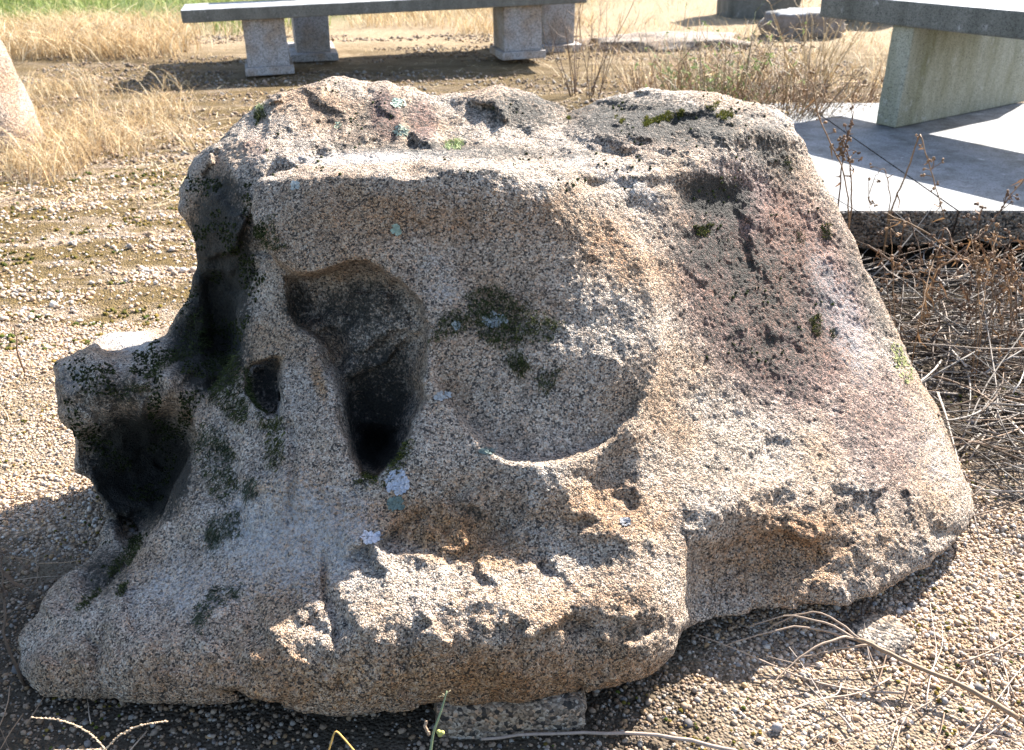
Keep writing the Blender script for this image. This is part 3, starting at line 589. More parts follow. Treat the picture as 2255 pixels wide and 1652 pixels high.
# dark cushions dotted over the shaded flank: too many to count
cm = MB()
sel = VI[(px[VI] < 620) & (py[VI] > 380) & (py[VI] < 1330)]
sel = sel[(poly_sdf([(400,380),(560,400),(600,560),(530,760),(430,900),(330,1180),(200,1280),(230,1100),(160,960),(120,800),(380,740),(430,600)], px[sel], py[sel]) < 0)]
nzv = n2(px[sel], py[sel], 34, 57, 3); sel = sel[nzv > 0.12]
for i in RNG.choice(sel, 3200):
    r = RNG.uniform(0.0009, 0.0029); cm.lump(RV[i]+RN[i]*r*0.2, r, np.array(DKG[RNG.integers(4)])*RNG.uniform(0.3, 0.9))
tag(cm.build('moss_cushions', M['moss'], boulder, False), kind='stuff')
tp = MB()
sel = VI[(px[VI] > 560) & (py[VI] < 420) | (px[VI] > 1500) & (py[VI] < 800)]
sel = sel[n2(px[sel], py[sel], 60, 58, 3) > 0.25]
for i in RNG.choice(sel, 260):
    r = RNG.uniform(0.0012, 0.0034); tp.lump(RV[i]+RN[i]*r*0.2, r, np.array(DKG[RNG.integers(4)])*RNG.uniform(0.5, 1.1))
tag(tp.build('moss_cushions', M['moss'], boulder, False), kind='stuff')
def lichen(x, y, rx, col, n=70, curl=0.5, tuft=False, ry=None, rot=0):
    m = MB(); ry = ry or rx
    for k in range(n):
        a = RNG.uniform(0, 2*math.pi); r = RNG.uniform(0.05, 1)**0.6
        lx, ly = math.cos(a)*r*rx, math.sin(a)*r*ry; cr, sr = math.cos(rot), math.sin(rot)
        p, nn = near(x+lx*cr-ly*sr, y+lx*sr+ly*cr)
        t = np.cross(nn, [0.2, 0.3, 0.9]); t /= np.linalg.norm(t); b_ = np.cross(nn, t); q = RNG.uniform(0, 6.28); t, b_ = t*math.cos(q)+b_*math.sin(q), b_*math.cos(q)-t*math.sin(q)
        s = RNG.uniform(0.0022, 0.005); c = np.array(col)*RNG.uniform(0.75, 1.15)
        if tuft:
            for j in range(5):
                d = nn*RNG.uniform(0.3, 1)+RNG.normal(size=3)*0.5; d /= np.linalg.norm(d)
                m.blade([p, p+d*0.006, p+d*0.006+RNG.normal(size=3)*0.003], 0.0014, c*RNG.uniform(0.7, 1.2))
        else:
            V = [p+nn*0.0006]
            for j in range(7):
                g = j/7*2*math.pi; rad = s*(0.6+0.5*RNG.uniform()); V.append(p+rad*(math.cos(g)*t+math.sin(g)*b_)+nn*(0.0008+curl*0.003*RNG.uniform()))
            m.add(V, [(0, 1+j, 1+(j+1) % 7) for j in range(7)], c)
    return tag(m.build('lichen_patch', M['lichen'], boulder, False), kind='stuff')
lichen(876, 1062, 26, (0.52, 0.54, 0.60), 110, 1.0); lichen(870, 1110, 18, (0.15, 0.19, 0.17), 60); lichen(818, 1183, 24, (0.55, 0.55, 0.60), 50, ry=12)
lichen(1000, 320, 24, (0.50, 0.56, 0.28), 60, tuft=True, ry=12); lichen(877, 228, 14, (0.50, 0.58, 0.47), 45, ry=10); lichen(884, 288, 18, (0.33, 0.36, 0.28), 45, ry=14)
lichen(873, 506, 10, (0.30, 0.36, 0.28), 30); lichen(1090, 705, 26, (0.36, 0.37, 0.36), 60, ry=16); lichen(1075, 994, 20, (0.17, 0.21, 0.19), 30, ry=6)
lichen(975, 872, 16, (0.36, 0.37, 0.37), 30, ry=10); lichen(1378, 1150, 12, (0.28, 0.28, 0.29), 25, ry=9); lichen(1985, 800, 16, (0.36, 0.36, 0.16), 90, ry=48, rot=-0.4)
lichen(572, 240, 8, (0.5, 0.55, 0.3), 20, tuft=True); lichen(745, 277, 8, (0.45, 0.5, 0.35), 16); lichen(1005, 715, 8, (0.36, 0.38, 0.36), 14); lichen(650, 410, 10, (0.40, 0.41, 0.38), 14)

print('T', round(time.time()-_T0, 1))
# ------------------------------------------------------------------ stones under and beside the boulder
def lump_stone(name, center, dims, mat, label, cat, rz=0, seed=1, cube=0.6, sub=4, rough_=0.06):
    bm = bmesh.new(); bmesh.ops.create_icosphere(bm, subdivisions=sub, radius=1.0)
    V = np.array([v.co for v in bm.verts]); F = [tuple(v.index for v in f.verts) for f in bm.faces]; bm.free()
    cu_ = V/np.abs(V).max(1, keepdims=True); V = V*(1-cube)+cu_*cube*0.86
    V = V*(1+rough_*fbm(V*1.6, 3, seed)+rough_*0.5*fbm(V*5, 3, seed+4))[:, None]*np.array(dims)/2
    c, s = math.cos(rz), math.sin(rz); V = np.stack([V[:, 0]*c-V[:, 1]*s, V[:, 0]*s+V[:, 1]*c, V[:, 2]], -1)+np.array(center)
    return tag(obj_from(name, V, F, mat), label, cat)
a = G(1110, 1590)
lump_stone('support_stone', (-0.005, 1.065, 0.018), (0.26, 0.20, 0.085), M['support'], 'small flat granite block wedged under the front edge of the boulder', 'stone', 0.05, 3, 0.85)
a = G(1965, 1400)
lump_stone('flat_stone', (a[0]-0.02, a[1], 0.002), (0.11, 0.10, 0.03), M['support'], 'small dark flat stone in the shadow below the boulder\'s right corner', 'stone', 0.6, 9, 0.5)
lump_stone('support_stone', (-0.52, 1.42, 0.03), (0.30, 0.24, 0.10), M['support'], 'low stone holding up the left toe of the boulder', 'stone', 0.3, 12, 0.7)
lump_stone('support_stone', (0.55, 1.62, 0.03), (0.34, 0.26, 0.12), M['support'], 'dark stone deep under the right half of the boulder', 'stone', -0.4, 14, 0.7)

# ------------------------------------------------------------------ benches and tables of dressed granite
def box(name, c, dims, mat, parent, bev=0.008, jig=0.0, seed=1, rz=0.0):
    bm = bmesh.new(); bmesh.ops.create_cube(bm, size=1.0)
    for v in bm.verts: v.co = Vector((v.co.x*dims[0], v.co.y*dims[1], v.co.z*dims[2]))
    bmesh.ops.bevel(bm, geom=list(bm.edges), offset=bev, segments=2, affect='EDGES', profile=0.6)
    if jig:
        for _ in range(4):
            lng = [e for e in bm.edges if e.calc_length() > 0.12]
            if not lng: break
            bmesh.ops.subdivide_edges(bm, edges=lng, cuts=1, use_grid_fill=True)
        for v in bm.verts:
            n_ = fbm(np.array([[v.co.x*9+seed, v.co.y*9, v.co.z*9]]), 3, seed)[0]; v.co += v.co.normalized()*0+Vector((n_, fbm(np.array([[v.co.x*9, v.co.y*9+seed, v.co.z*9+5]]), 3, seed)[0], n_*0.4))*jig
    me = bpy.data.meshes.new(name); bm.to_mesh(me); bm.free(); me.materials.append(mat)
    o = bpy.data.objects.new(name, me); COL.objects.link(o); o.parent = parent; o.location = c; o.rotation_euler[2] = rz
    return o
br = math.atan2(0.243, 0.97)

bench = tag(empty('stone_bench', (-1.859, 6.74, 0), br), 'long pale granite bench with a dark slab seat on two plinth blocks behind the boulder', 'bench')
bench.rotation_euler[1] = -math.radians(1.3)
for bx_ in (0.165, 2.01):
    L = box('leg', (bx_, 0.20, 0.2145), (0.285, 0.36, 0.316), M['pale'], bench, 0.006, 0.005)
    p = box('plinth', (0, 0, -0.1865), (0.335, 0.42, 0.055), M['pale'], L, 0.006, 0.005)
box('seat_slab', (1.06, 0.18, 0.414), (2.84, 0.44, 0.082), M['slab_dark'], bench, 0.008, 0.005)
tabl = tag(empty('stone_table', (-1.46, 7.45, 0), br), 'tall granite table behind the bench, seen only by its two plinthed legs', 'table')
for bx_ in (-0.05, 1.92):
    L = box('leg', (bx_, 0.36, 0.385), (0.26, 0.56, 0.66), M['pale'], tabl, 0.006, 0.005)
    p = box('plinth', (0, 0, -0.3575), (0.36, 0.74, 0.055), M['pale'], L, 0.006, 0.005)
box('table_slab', (0.95, 0.36, 0.755), (2.7, 0.86, 0.08), M['slab_dark'], tabl, 0.008)

plat = tag(empty('stone_platform', (1.95, 3.83, 0)), 'low granite platform of two thick slabs with broken lower edge, right of the boulder', 'platform')
def plat_slab(x0, x1, y0, y1, seed):
    n = 90; xs = np.linspace(x0, x1, n); V = []; F = []
    zt_, t = 0.20, 0.115
    for i, x in enumerate(xs):
        nn = float(n2(np.array(x), np.array(0.0), 0.06, seed, 3)); n3 = float(n2(np.array(x), np.array(2.0), 0.02, seed, 3)); lo = zt_-t-0.035*nn-0.006*n3+0.035*max(0, float(n2(np.array(x), np.array(1.0), 0.11, seed+1, 2)))
        fr = y0+0.010*nn+0.005*n3
        V += [(x, y1, zt_-t), (x, y1, zt_), (x, y0+0.006, zt_), (x, y0+0.003*n3, zt_-0.006), (x, fr, zt_-0.045), (x, fr+0.012+0.01*n3, lo), (x, y0+0.05, lo+0.004)]
    for i in range(n-1):
        for k in range(7): F.append((i*7+k, i*7+(k+1) % 7, (i+1)*7+(k+1) % 7, (i+1)*7+k))
    F.append(tuple(range(7))[::-1]); F.append(tuple((n-1)*7+k for k in range(7)))
    V = np.array(V)
    o = obj_from('slab', V, [q[::-1] for q in F], M['slab_top'], plat, False); o.data.materials.append(M['edge'])
    for i, pl_ in enumerate(o.data.polygons):
        if i >= (n-1)*7 or i % 7 in (2, 3, 4, 5): pl_.material_index = 1
    return o
sxj = G(2118, 470, 0.2)[0]
plat_slab(0.86, sxj-0.004, 2.93, 4.74, 91); plat_slab(sxj+0.004, 3.4, 2.932, 4.74, 95)
for bx_, by_ in ((1.25, 4.3), (1.35, 3.55), (2.9, 3.6), (2.9, 4.4)):
    box('footing', (bx_-1.95, by_-3.83, 0.03), (0.3, 0.3, 0.09), M['support'], plat, 0.01)
tr = math.atan2(-0.82, 0.57)              # long side runs right and towards the viewer
t2 = tag(empty('platform_table', (1.698, 4.16, 0.2), tr), 'massive granite slab table standing on the platform, upper right, legs green with algae', 'table')
# local x: along the slab, local y: across it
box('leg', (-0.052, 0.55, 0.212), (0.105, 1.10, 0.42), M['slab_leg'], t2, 0.006, 0.005)
box('leg', (1.75, 0.40, 0.212), (0.105, 0.80, 0.42), M['slab_leg'], t2, 0.006, 0.005)
box('table_slab', (0.75, 0.27, 0.474), (2.45, 0.60, 0.10), M['slab_dark'], t2, 0.008, 0.005)

# ------------------------------------------------------------------ other stones in the background
def bent_stone(name, path, radii, mat, label, seed, flat=(1, 1)):
    P = np.array(path, float); n = 46; t = np.linspace(0, len(P)-1, n); i = np.arange(len(P))
    C_ = np.stack([np.interp(t, i, P[:, k]) for k in range(3)], -1); R = np.interp(t, i, radii)
    for _ in range(6): C_[1:-1] = (C_[:-2]+2*C_[1:-1]+C_[2:])/4
    V = []; F = []; m = 30
    for j in range(n):
        tg = C_[min(j+1, n-1)]-C_[max(j-1, 0)]; tg /= np.linalg.norm(tg)
        a_ = np.cross(tg, [0, 1, 0.01]); a_ /= np.linalg.norm(a_); b_ = np.cross(tg, a_)
        for k in range(m):
            q = 2*math.pi*k/m; V.append(C_[j]+R[j]*(math.cos(q)*a_*flat[0]+math.sin(q)*b_*flat[1]))
    for j in range(n-1):
        for k in range(m): F.append((j*m+k, j*m+(k+1) % m, (j+1)*m+(k+1) % m, (j+1)*m+k))
    V = np.array(V); V = V+0.03*np.stack([fbm(V*4, 4, seed), fbm(V*4+9, 4, seed+1), fbm(V*4+19, 4, seed+2)], -1)
    F.append(tuple(range(m))[::-1]); F.append(tuple((n-1)*m+k for k in range(m)))
    return tag(obj_from(name, V, F, mat), label, 'stone')
bent_stone('arched_stone', [(-2.58, 4.78, -0.06), (-2.62, 4.8, 0.12), (-2.66, 4.82, 0.30), (-2.71, 4.84, 0.46), (-2.73, 4.85, 0.58), (-2.66, 4.85, 0.71), (-2.54, 4.85, 0.78), (-2.40, 4.85, 0.80)], [0.18, 0.165, 0.15, 0.14, 0.12, 0.13, 0.12, 0.07], M['far'], 'pinkish weathered stone bent like an arch at the left edge', 31, (1, 1.4))
lump_stone('stone_block', (2.62, 10.6, 0.33), (0.95, 0.5, 0.95), M['slab_dark'], 'dark upright stone block far behind the dry shrubs', 'stone', 0.2, 41, 0.85, 4, 0.03)
lump_stone('stone_block', (3.7, 10.2, 0.33), (0.8, 0.5, 0.9), M['slab_dark'], 'second dark stone block, partly hidden by the platform table\'s slab', 'stone', -0.1, 43, 0.8, 4, 0.03)
lump_stone('stone_trough', (2.62, 8.95, 0.10), (0.78, 0.42, 0.26), M['slab_top'], 'pale sunlit stone with a hollow top lying in front of the dark block', 'stone', 0.25, 47, 0.85, 4, 0.16)
lump_stone('low_stone', (1.25, 8.3, -0.02), (1.5, 0.55, 0.22), M['support'], 'long low grey stone among the dry weeds', 'stone', 0.15, 51, 0.4, 4, 0.35)

print('T', round(time.time()-_T0, 1))
# ------------------------------------------------------------------ gravel
OCT = np.array([(1,0,0),(0,1,0),(-1,0,0),(0,-1,0),(0,0,1),(0,0,-1)], float); OCTF = [(0,1,4),(1,2,4),(2,3,4),(3,0,4),(1,0,5),(2,1,5),(3,2,5),(0,3,5)]
def pebbles(name, X, Y, r, label, cols, zoff=0.0, low=False):
    n = len(X); c = np.asarray(cols); B, BF = (OCT*1.15, OCTF) if low else (np.asarray(ICO), ICOF); nb = len(B)
    base = B[None]*(1+0.30*RNG.uniform(-1, 1, (n, nb, 1)))
    sc = RNG.uniform(0.65, 1.15, (n, 1, 3)); sc[..., 2] *= 0.8
    V = base*sc*r[:, None, None]
    A = RNG.uniform(0, 6.28, n); ca, sa = np.cos(A)[:, None], np.sin(A)[:, None]
    x, y = V[..., 0]*ca-V[..., 1]*sa, V[..., 0]*sa+V[..., 1]*ca
    V = np.stack([x+X[:, None], y+Y[:, None], V[..., 2]+(ground_z(X, Y)+r*RNG.uniform(0.0, 0.6, n)+zoff)[:, None]], -1).reshape(-1, 3)
    F = (np.array(BF)[None]+nb*np.arange(n)[:, None, None]).reshape(-1, 3)
    return tag(obj_from(name, V, F, M['peb'], None, True, np.repeat(c, nb, 0)), label, 'gravel', kind='stuff')
def peb_cols(n):
    pal = np.array([(0.50, 0.37, 0.27), (0.56, 0.45, 0.36), (0.44, 0.30, 0.19), (0.60, 0.55, 0.50), (0.40, 0.31, 0.23), (0.30, 0.28, 0.27), (0.50, 0.33, 0.18)])
    return pal[RNG.choice(len(pal), n, p=[.27, .22, .16, .14, .09, .06, .06])]*RNG.uniform(0.75, 1.15, (n, 1))*np.array([1.0, 0.96, 0.90])
def frustum(x, y, pad=0.06):
    u, v, d = proj(np.stack([x, y, np.zeros_like(x)], -1)); return (u > -80) & (u < 2340) & (v < 1720) & (v > -30)
n = 190000; x = RNG.uniform(-1.5, 1.6, n); y = RNG.uniform(0.85, 2.5, n)
u_, v_, d_ = proj(np.stack([x, y, np.zeros_like(x)], -1))
hid = poly_sdf(body_poly, u_, v_) < -70; hid |= poly_sdf(rear_poly, u_, v_) < -60
mossm = n2(x, y, 0.20, 77, 4)
keep = frustum(x, y) & ~hid & ((mossm < 0.22) | (RNG.uniform(size=n) < 0.25)) & ~((y < 1.30-0.1*x) & (x < 0.30) & (RNG.uniform(size=n) < 0.55*sstep(0.32, 0.1, x))) & ~((x > 0.90+0.05*y) & (y > 1.55) & (RNG.uniform(size=n) < 0.93))
x, y = x[keep], y[keep]; r = np.clip(RNG.lognormal(math.log(0.0027), 0.38, len(x)), 0.0013, 0.0068)
front_shade = (1-0.5*sstep(1.42, 1.25, y+0.1*x)*sstep(0.42, 0.2, x))[:, None]; pc_ = peb_cols(len(x))*front_shade; big_ = r > 0.0036  # grain colour darkened as painted shade in front of the boulder
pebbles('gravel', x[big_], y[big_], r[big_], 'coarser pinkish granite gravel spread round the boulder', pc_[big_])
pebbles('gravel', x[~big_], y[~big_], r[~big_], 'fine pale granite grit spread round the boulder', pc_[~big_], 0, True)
n = 56000; x = RNG.uniform(-3.0, 0.2, n); y = RNG.uniform(2.5, 5.2, n)**1.0
u_, v_, d_ = proj(np.stack([x, y, np.zeros_like(x)], -1)); hid = (poly_sdf(body_poly, u_, v_) < -40) | (poly_sdf(rear_poly, u_, v_) < -40)
mossm = n2(x, y*2.4, 0.30, 78, 5)
keep = frustum(x, y) & ~hid & ((mossm < -0.10) | (RNG.uniform(size=n) < 0.22)) & (RNG.uniform(size=n) < np.clip(1.7-0.22*y, 0.3, 1)*1.2)
x, y = x[keep], y[keep]; r = np.clip(RNG.lognormal(math.log(0.0046), 0.40, len(x)), 0.002, 0.014)
pebbles('gravel', x, y, r, 'loose gravel mixed with brown moss on the open ground to the left', peb_cols(len(x)))
n = 24000; x = RNG.uniform(-3.6, 2.6, n); y = RNG.uniform(4.3, 9.0, n); keep = frustum(x, y) & (n2(x, y*2, 0.6, 76, 4) < 0.12); x, y = x[keep], y[keep]
pebbles('gravel', x, y, np.clip(RNG.lognormal(math.log(0.0075), 0.4, len(x)), 0.004, 0.022), 'scattered gravel on the bare ground round the bench', peb_cols(len(x))*RNG.uniform(0.25, 0.75, (len(x), 1)), 0, True)  # grains coloured darker to deepen the bench shadow
# bigger loose stones
n = 26; x = RNG.uniform(-1.3, 1.4, n); y = RNG.uniform(0.95, 2.4, n); keep = frustum(x, y); x, y = x[keep], y[keep]
pebbles('gravel', x, y, RNG.uniform(0.008, 0.014, len(x)), 'larger grey stones lying loose in the gravel', np.array([(0.22, 0.20, 0.19)])*RNG.uniform(0.5, 1.5, (len(x), 1)))

print('T', round(time.time()-_T0, 1))
# ------------------------------------------------------------------ ground moss, grass and litter
gm = MB(); n = 15000
x = np.where(np.arange(n) < n*0.35, RNG.uniform(-1.3, 1.4, n), RNG.uniform(-2.6, 0.0, n)); y = np.where(np.arange(n) < n*0.35, RNG.uniform(0.9, 2.2, n), RNG.uniform(2.0, 4.6, n))
kp = n2(x, y*np.where(y > 2, 2.4, 1), 0.16, 79, 4) > 0.2; x, y = x[kp], y[kp]; z = ground_z(x, y)
for i in range(len(x)):
    c = np.array([(0.13, 0.10, 0.02), (0.10, 0.09, 0.02), (0.17, 0.12, 0.03), (0.06, 0.075, 0.015)][RNG.integers(4)])*RNG.uniform(0.6, 1.3)
    gm.lump(np.array([x[i], y[i], z[i]+0.003]), RNG.uniform(0.0016, 0.0042)*(1 if y[i] < 2.2 else 2.2), c, (1, 1, 0.7))
tag(gm.build('ground_moss', M['moss'], None, False), 'brownish green moss creeping over the gravel', 'moss', kind='stuff')

def grass(name, spots, label, cols, lmin, lmax, blades, spread, w=0.003, seg=4, droop=0.7, lean=None):
    Vs, Fs, Cs = [], [], []; base = 0
    for (x, y) in spots:
        k = RNG.integers(blades[0], blades[1]); ln = lean if lean is not None else RNG.uniform(-0.5, 0.5, 2); gz0 = float(ground_z(x, y))
        for _ in range(k):
            a_ = RNG.uniform(0, 6.28); L = RNG.uniform(lmin, lmax); q = RNG.normal(size=2)*spread
            d = np.array([math.cos(a_), math.sin(a_)])*RNG.uniform(0.2, 1.0)+ln; t = np.linspace(0, 1, seg)
            hx = x+q[0]+d[0]*L*(0.35*t+droop*t*t*0.6); hy = y+q[1]+d[1]*L*(0.35*t+droop*t*t*0.6); hz = gz0+L*(t-droop*0.62*t*t)*0.95
            P = np.stack([hx, hy, np.maximum(hz, 0.004)], -1); sd2 = np.array([math.sin(a_+RNG.normal()*0.8), -math.cos(a_), RNG.normal()*0.3]); sd2 /= np.linalg.norm(sd2)
            ww = (w*RNG.uniform(0.6, 1.4)*(1-t**1.5*0.85)/2)[:, None]
            V = np.empty((2*seg, 3)); V[0::2] = P-sd2*ww; V[1::2] = P+sd2*ww
            Vs.append(V); Cs.append(np.tile(np.array(cols[RNG.integers(len(cols))])*RNG.uniform(0.75, 1.25), (2*seg, 1)))
            Fs += [(base+2*i, base+2*i+1, base+2*i+3, base+2*i+2) for i in range(seg-1)]; base += 2*seg
    return tag(obj_from(name, np.concatenate(Vs), np.array(Fs), M['veg'], None, True, np.concatenate(Cs)), label, 'grass', kind='stuff')
STRAW = [(0.50, 0.36, 0.19), (0.58, 0.45, 0.27), (0.42, 0.29, 0.15), (0.60, 0.50, 0.34), (0.34, 0.23, 0.12)]
GREEN = [(0.20, 0.26, 0.07), (0.26, 0.30, 0.10), (0.14, 0.20, 0.05), (0.40, 0.38, 0.16)]
sp = []
for _ in range(260):                                     # tufts in the left middle distance
    q = G(RNG.uniform(-20, 420), RNG.uniform(190, 400)); 
    if n2(np.array(q[0]), np.array(q[1]), 0.7, 88, 2) > -0.05-0.25*(q[0] < -1.8): sp.append((q[0], q[1]))
grass('dry_grass', sp, 'bent straw-coloured grass tufts left of the boulder', STRAW, 0.10, 0.30, (10, 26), 0.05, 0.0035, 5)
sp = []
for _ in range(700):
    q = G(RNG.uniform(-60, 1300), RNG.uniform(-10, 80))
    if q[1] < 16 and (q[1] < 9.2 or q[0] > -1.5) and n2(np.array(q[0]), np.array(q[1]), 0.9, 89, 2) > -0.25: sp.append((q[0], q[1]))
for _ in range(260):
    q = G(RNG.uniform(-40, 400), RNG.uniform(60, 130)); sp.append((q[0], q[1]))
grass('dry_grass', sp, 'thick golden dry grass in the meadow behind the bench', STRAW, 0.15, 0.42, (14, 30), 0.12, 0.006, 4)
sp = []
for _ in range(240):
    q = G(RNG.uniform(1240, 2000), RNG.uniform(-10, 200)); sp.append((q[0], q[1]))
grass('dry_grass', sp, 'sparse golden grass behind the right half of the boulder', STRAW, 0.08, 0.26, (6, 14), 0.10, 0.005, 4)
sp = []
for _ in range(420):
    x = RNG.uniform(-9, 0); y = RNG.uniform(9.0, 15)+max(0, x+2.4)*1.6; sp.append((x, y))
grass('green_grass', sp, 'strip of taller green grass at the top left', GREEN, 0.25, 0.55, (14, 28), 0.18, 0.009, 4)
sp = []
for _ in range(5000):
    q = G(RNG.uniform(-20, 1950), RNG.uniform(60, 470)); sp.append((q[0], q[1]))
lit = MB()
for (x, y) in sp:                                         # fallen stalks
    a_ = RNG.uniform(0, 6.28); L = RNG.uniform(0.04, 0.16); z = float(ground_z(x, y))+0.005; d = np.array([math.cos(a_), math.sin(a_), 0])
    lit.blade([np.array([x, y, z]), np.array([x, y, z+RNG.uniform(0, 0.02)])+d*L*0.5, np.array([x, y, z])+d*L], 0.004, np.array(STRAW[RNG.integers(5)])*RNG.uniform(0.6, 1.2), np.array([-d[1], d[0], 0.3]))
tag(lit.build('straw_litter', M['veg'], None, False), 'short dead stalks lying flat over the ground', 'litter', kind='stuff')

print('T', round(time.time()-_T0, 1))
# ------------------------------------------------------------------ weeds, shrubs and twigs
def curve(P, n=10, wob=0.0):
    P = np.array(P, float); t = np.linspace(0, len(P)-1, n); i = np.arange(len(P))
    C_ = np.stack([np.interp(t, i, P[:, k]) for k in range(3)], -1)
    if n > 4: C_[1:-1] = (C_[:-2]+2*C_[1:-1]+C_[2:])/4
    if wob: C_[1:-1] += RNG.normal(size=(n-2, 3))*wob
    return C_
BROWN = [(0.20, 0.115, 0.055), (0.26, 0.155, 0.08), (0.14, 0.08, 0.045)]
def weed(pixpath, d0, d1, label, rad=0.0022, heads=6, side=2, col=None, name='dry_weed', leaves=True, group=None, grounded=True):
    pp = np.array(pixpath, float); k = len(pp); dep = np.linspace(d0, d1, k)
    P = Q(pp[:, 0], pp[:, 1], dep)
    if grounded:
        b0 = P[0].copy(); P = np.concatenate([[np.array([b0[0]+0.01, b0[1], 0.0])], P]) if b0[2] > 0.02 else P
    c = np.array(col if col is not None else BROWN[RNG.integers(3)]); C_ = curve(P, max(8, 4*len(P)), 0.0012)
    st = MB(); st.tube(C_, np.linspace(rad, rad*0.45, len(C_)), c, 5)
    root = tag(empty(name, tuple(P[0])), label, 'weed', group)
    st.build('stem', M['stem'], root)
    hd = MB(); lf = MB()
    for j in range(heads):
        i = RNG.integers(len(C_)//2, len(C_)); p = C_[i]; e = p+RNG.normal(size=3)*0.018+np.array([0, 0, 0.006])
        hd.tube([p, (p+e)/2+RNG.normal(size=3)*0.003, e], [rad*0.4]*3, c*0.9, 4)
        for _ in range(3): hd.lump(e+RNG.normal(size=3)*0.003, RNG.uniform(0.0025, 0.005), c*RNG.uniform(0.5, 1.6))
    if heads: tag(hd.build('seed_heads', M['stem'], root, False), kind='stuff')
    if leaves:
        for j in range(heads):
            i = RNG.integers(2, len(C_)); p = C_[i]; d = RNG.normal(size=3)*0.02; d[2] -= 0.015
            lf.blade([p, p+d*0.5+RNG.normal(size=3)*0.004, p+d], 0.006, c*RNG.uniform(0.7, 1.5))
        if heads: tag(lf.build('withered_leaves', M['veg'], root, False), kind='stuff')
    return root
weed([(1960,470),(1975,430),(2000,370),(2027,288),(2040,340),(2062,420),(2080,480)], 3.02, 2.85, 'tall dry weed stalk bent double into a sharp peak over the platform', 0.0034, 12)
weed([(1870,520),(1868,440),(1852,360),(1800,255),(1790,182),(1782,176),(1776,215)], 2.5, 2.4, 'thin dry weed with a hooked tip beside the boulder\'s upper right corner', 0.0024, 6)
weed([(1850,420),(1855,350),(1870,300),(1880,245)], 2.5, 2.5, 'straight brown weed in front of the platform\'s lit corner', 0.0026, 10)
weed([(1873,480),(1876,400),(1868,340),(1855,312),(1850,340)], 2.52, 2.5, 'brown weed with clustered seed heads hugging the boulder\'s right edge', 0.0026, 14)
weed([(1962,440),(1955,400),(1947,368),(1930,385),(1912,430),(1918,465)], 2.9, 2.9, 'small bent weed with a drooping tip above the platform edge', 0.0020, 5)
weed([(2060,600),(2110,560),(2180,500),(2225,430),(2262,385)], 2.6, 2.7, 'leaning brown weed reaching the right edge of the picture', 0.0034, 10)
weed([(1910,540),(1990,590),(2060,640),(2140,690)], 2.55, 2.45, 'long straight weed stem sloping down right beside the boulder', 0.0030, 8, grounded=False)
weed([(1955,472),(2030,505),(2105,560),(2200,600),(2262,640)], 2.75, 2.55, 'pale brown stem arching down across the platform\'s broken edge', 0.0030, 14, grounded=False)
weed([(2030,700),(2060,590),(2110,568),(2180,566),(2225,575),(2250,620),(2255,680)], 2.55, 2.45, 'arched weed stem with round seed heads at the right edge', 0.0028, 12)
weed([(1995,470),(2015,510),(2030,570),(2020,640)], 2.75, 2.65, 'pale curved weed hanging in front of the platform edge', 0.0024, 6)
weed([(2080,490),(2100,540),(2130,590),(2160,640)], 2.75, 2.6, 'brown stem drooping over the dark gap under the platform', 0.0026, 10)
for k in range(22):                                     # the tangle of smaller stems in front of the gap
    x = RNG.uniform(1925, 2250); y0 = RNG.uniform(700, 820); hgt = RNG.uniform(120, 260); s = RNG.uniform(-60, 60)
    weed([(x, y0), (x+s*0.3, y0-hgt*0.4), (x+s*0.6, y0-hgt*0.75), (x+s, y0-hgt)], 2.35+RNG.uniform(-0.1, 0.25), 2.45, 'thin dry weed stem in the tangle before the dark gap under the platform', 0.0018, 7, group='thin weed stems before the platform gap')
GREY = [(0.34, 0.29, 0.24), (0.45, 0.39, 0.33), (0.24, 0.19, 0.15), (0.52, 0.46, 0.40), (0.30, 0.20, 0.13)]
tw = MB()
for k in range(760):                                    # heap of dead twigs right of the boulder
    x = RNG.uniform(0.93, 1.75); y = RNG.uniform(1.5, 2.75)
    if x < 0.90+0.10*(y-1.5): continue
    z = abs(RNG.normal())*0.05; a_ = RNG.normal()*0.7+(math.pi if RNG.uniform() < .5 else 0)+0.2; L = RNG.uniform(0.15, 0.5)
    P = [np.array([x, y, z+0.006])]; d = np.array([math.cos(a_), math.sin(a_), RNG.normal()*0.15])
    for j in range(4): d = d+RNG.normal(size=3)*np.array([.16, .16, .10]); P.append(P[-1]+d*L/4)
    P = np.array(P); P[:, 2] = np.maximum(P[:, 2], 0.006)
    if (P[:, 0] < 0.84).any() and RNG.uniform() < 0.8: continue
    tw.tube(curve(P, 7), np.linspace(1, 0.4, 7)*RNG.uniform(0.0012, 0.0032), np.array(GREY[RNG.integers(5)])*RNG.choice([0.3, 0.45, 0.6, 1.1]), 4)
tag(tw.build('twig_heap', M['stem']), 'tangled heap of grey dead twigs between the boulder and the platform', 'twigs', kind='stuff')
tw = MB()
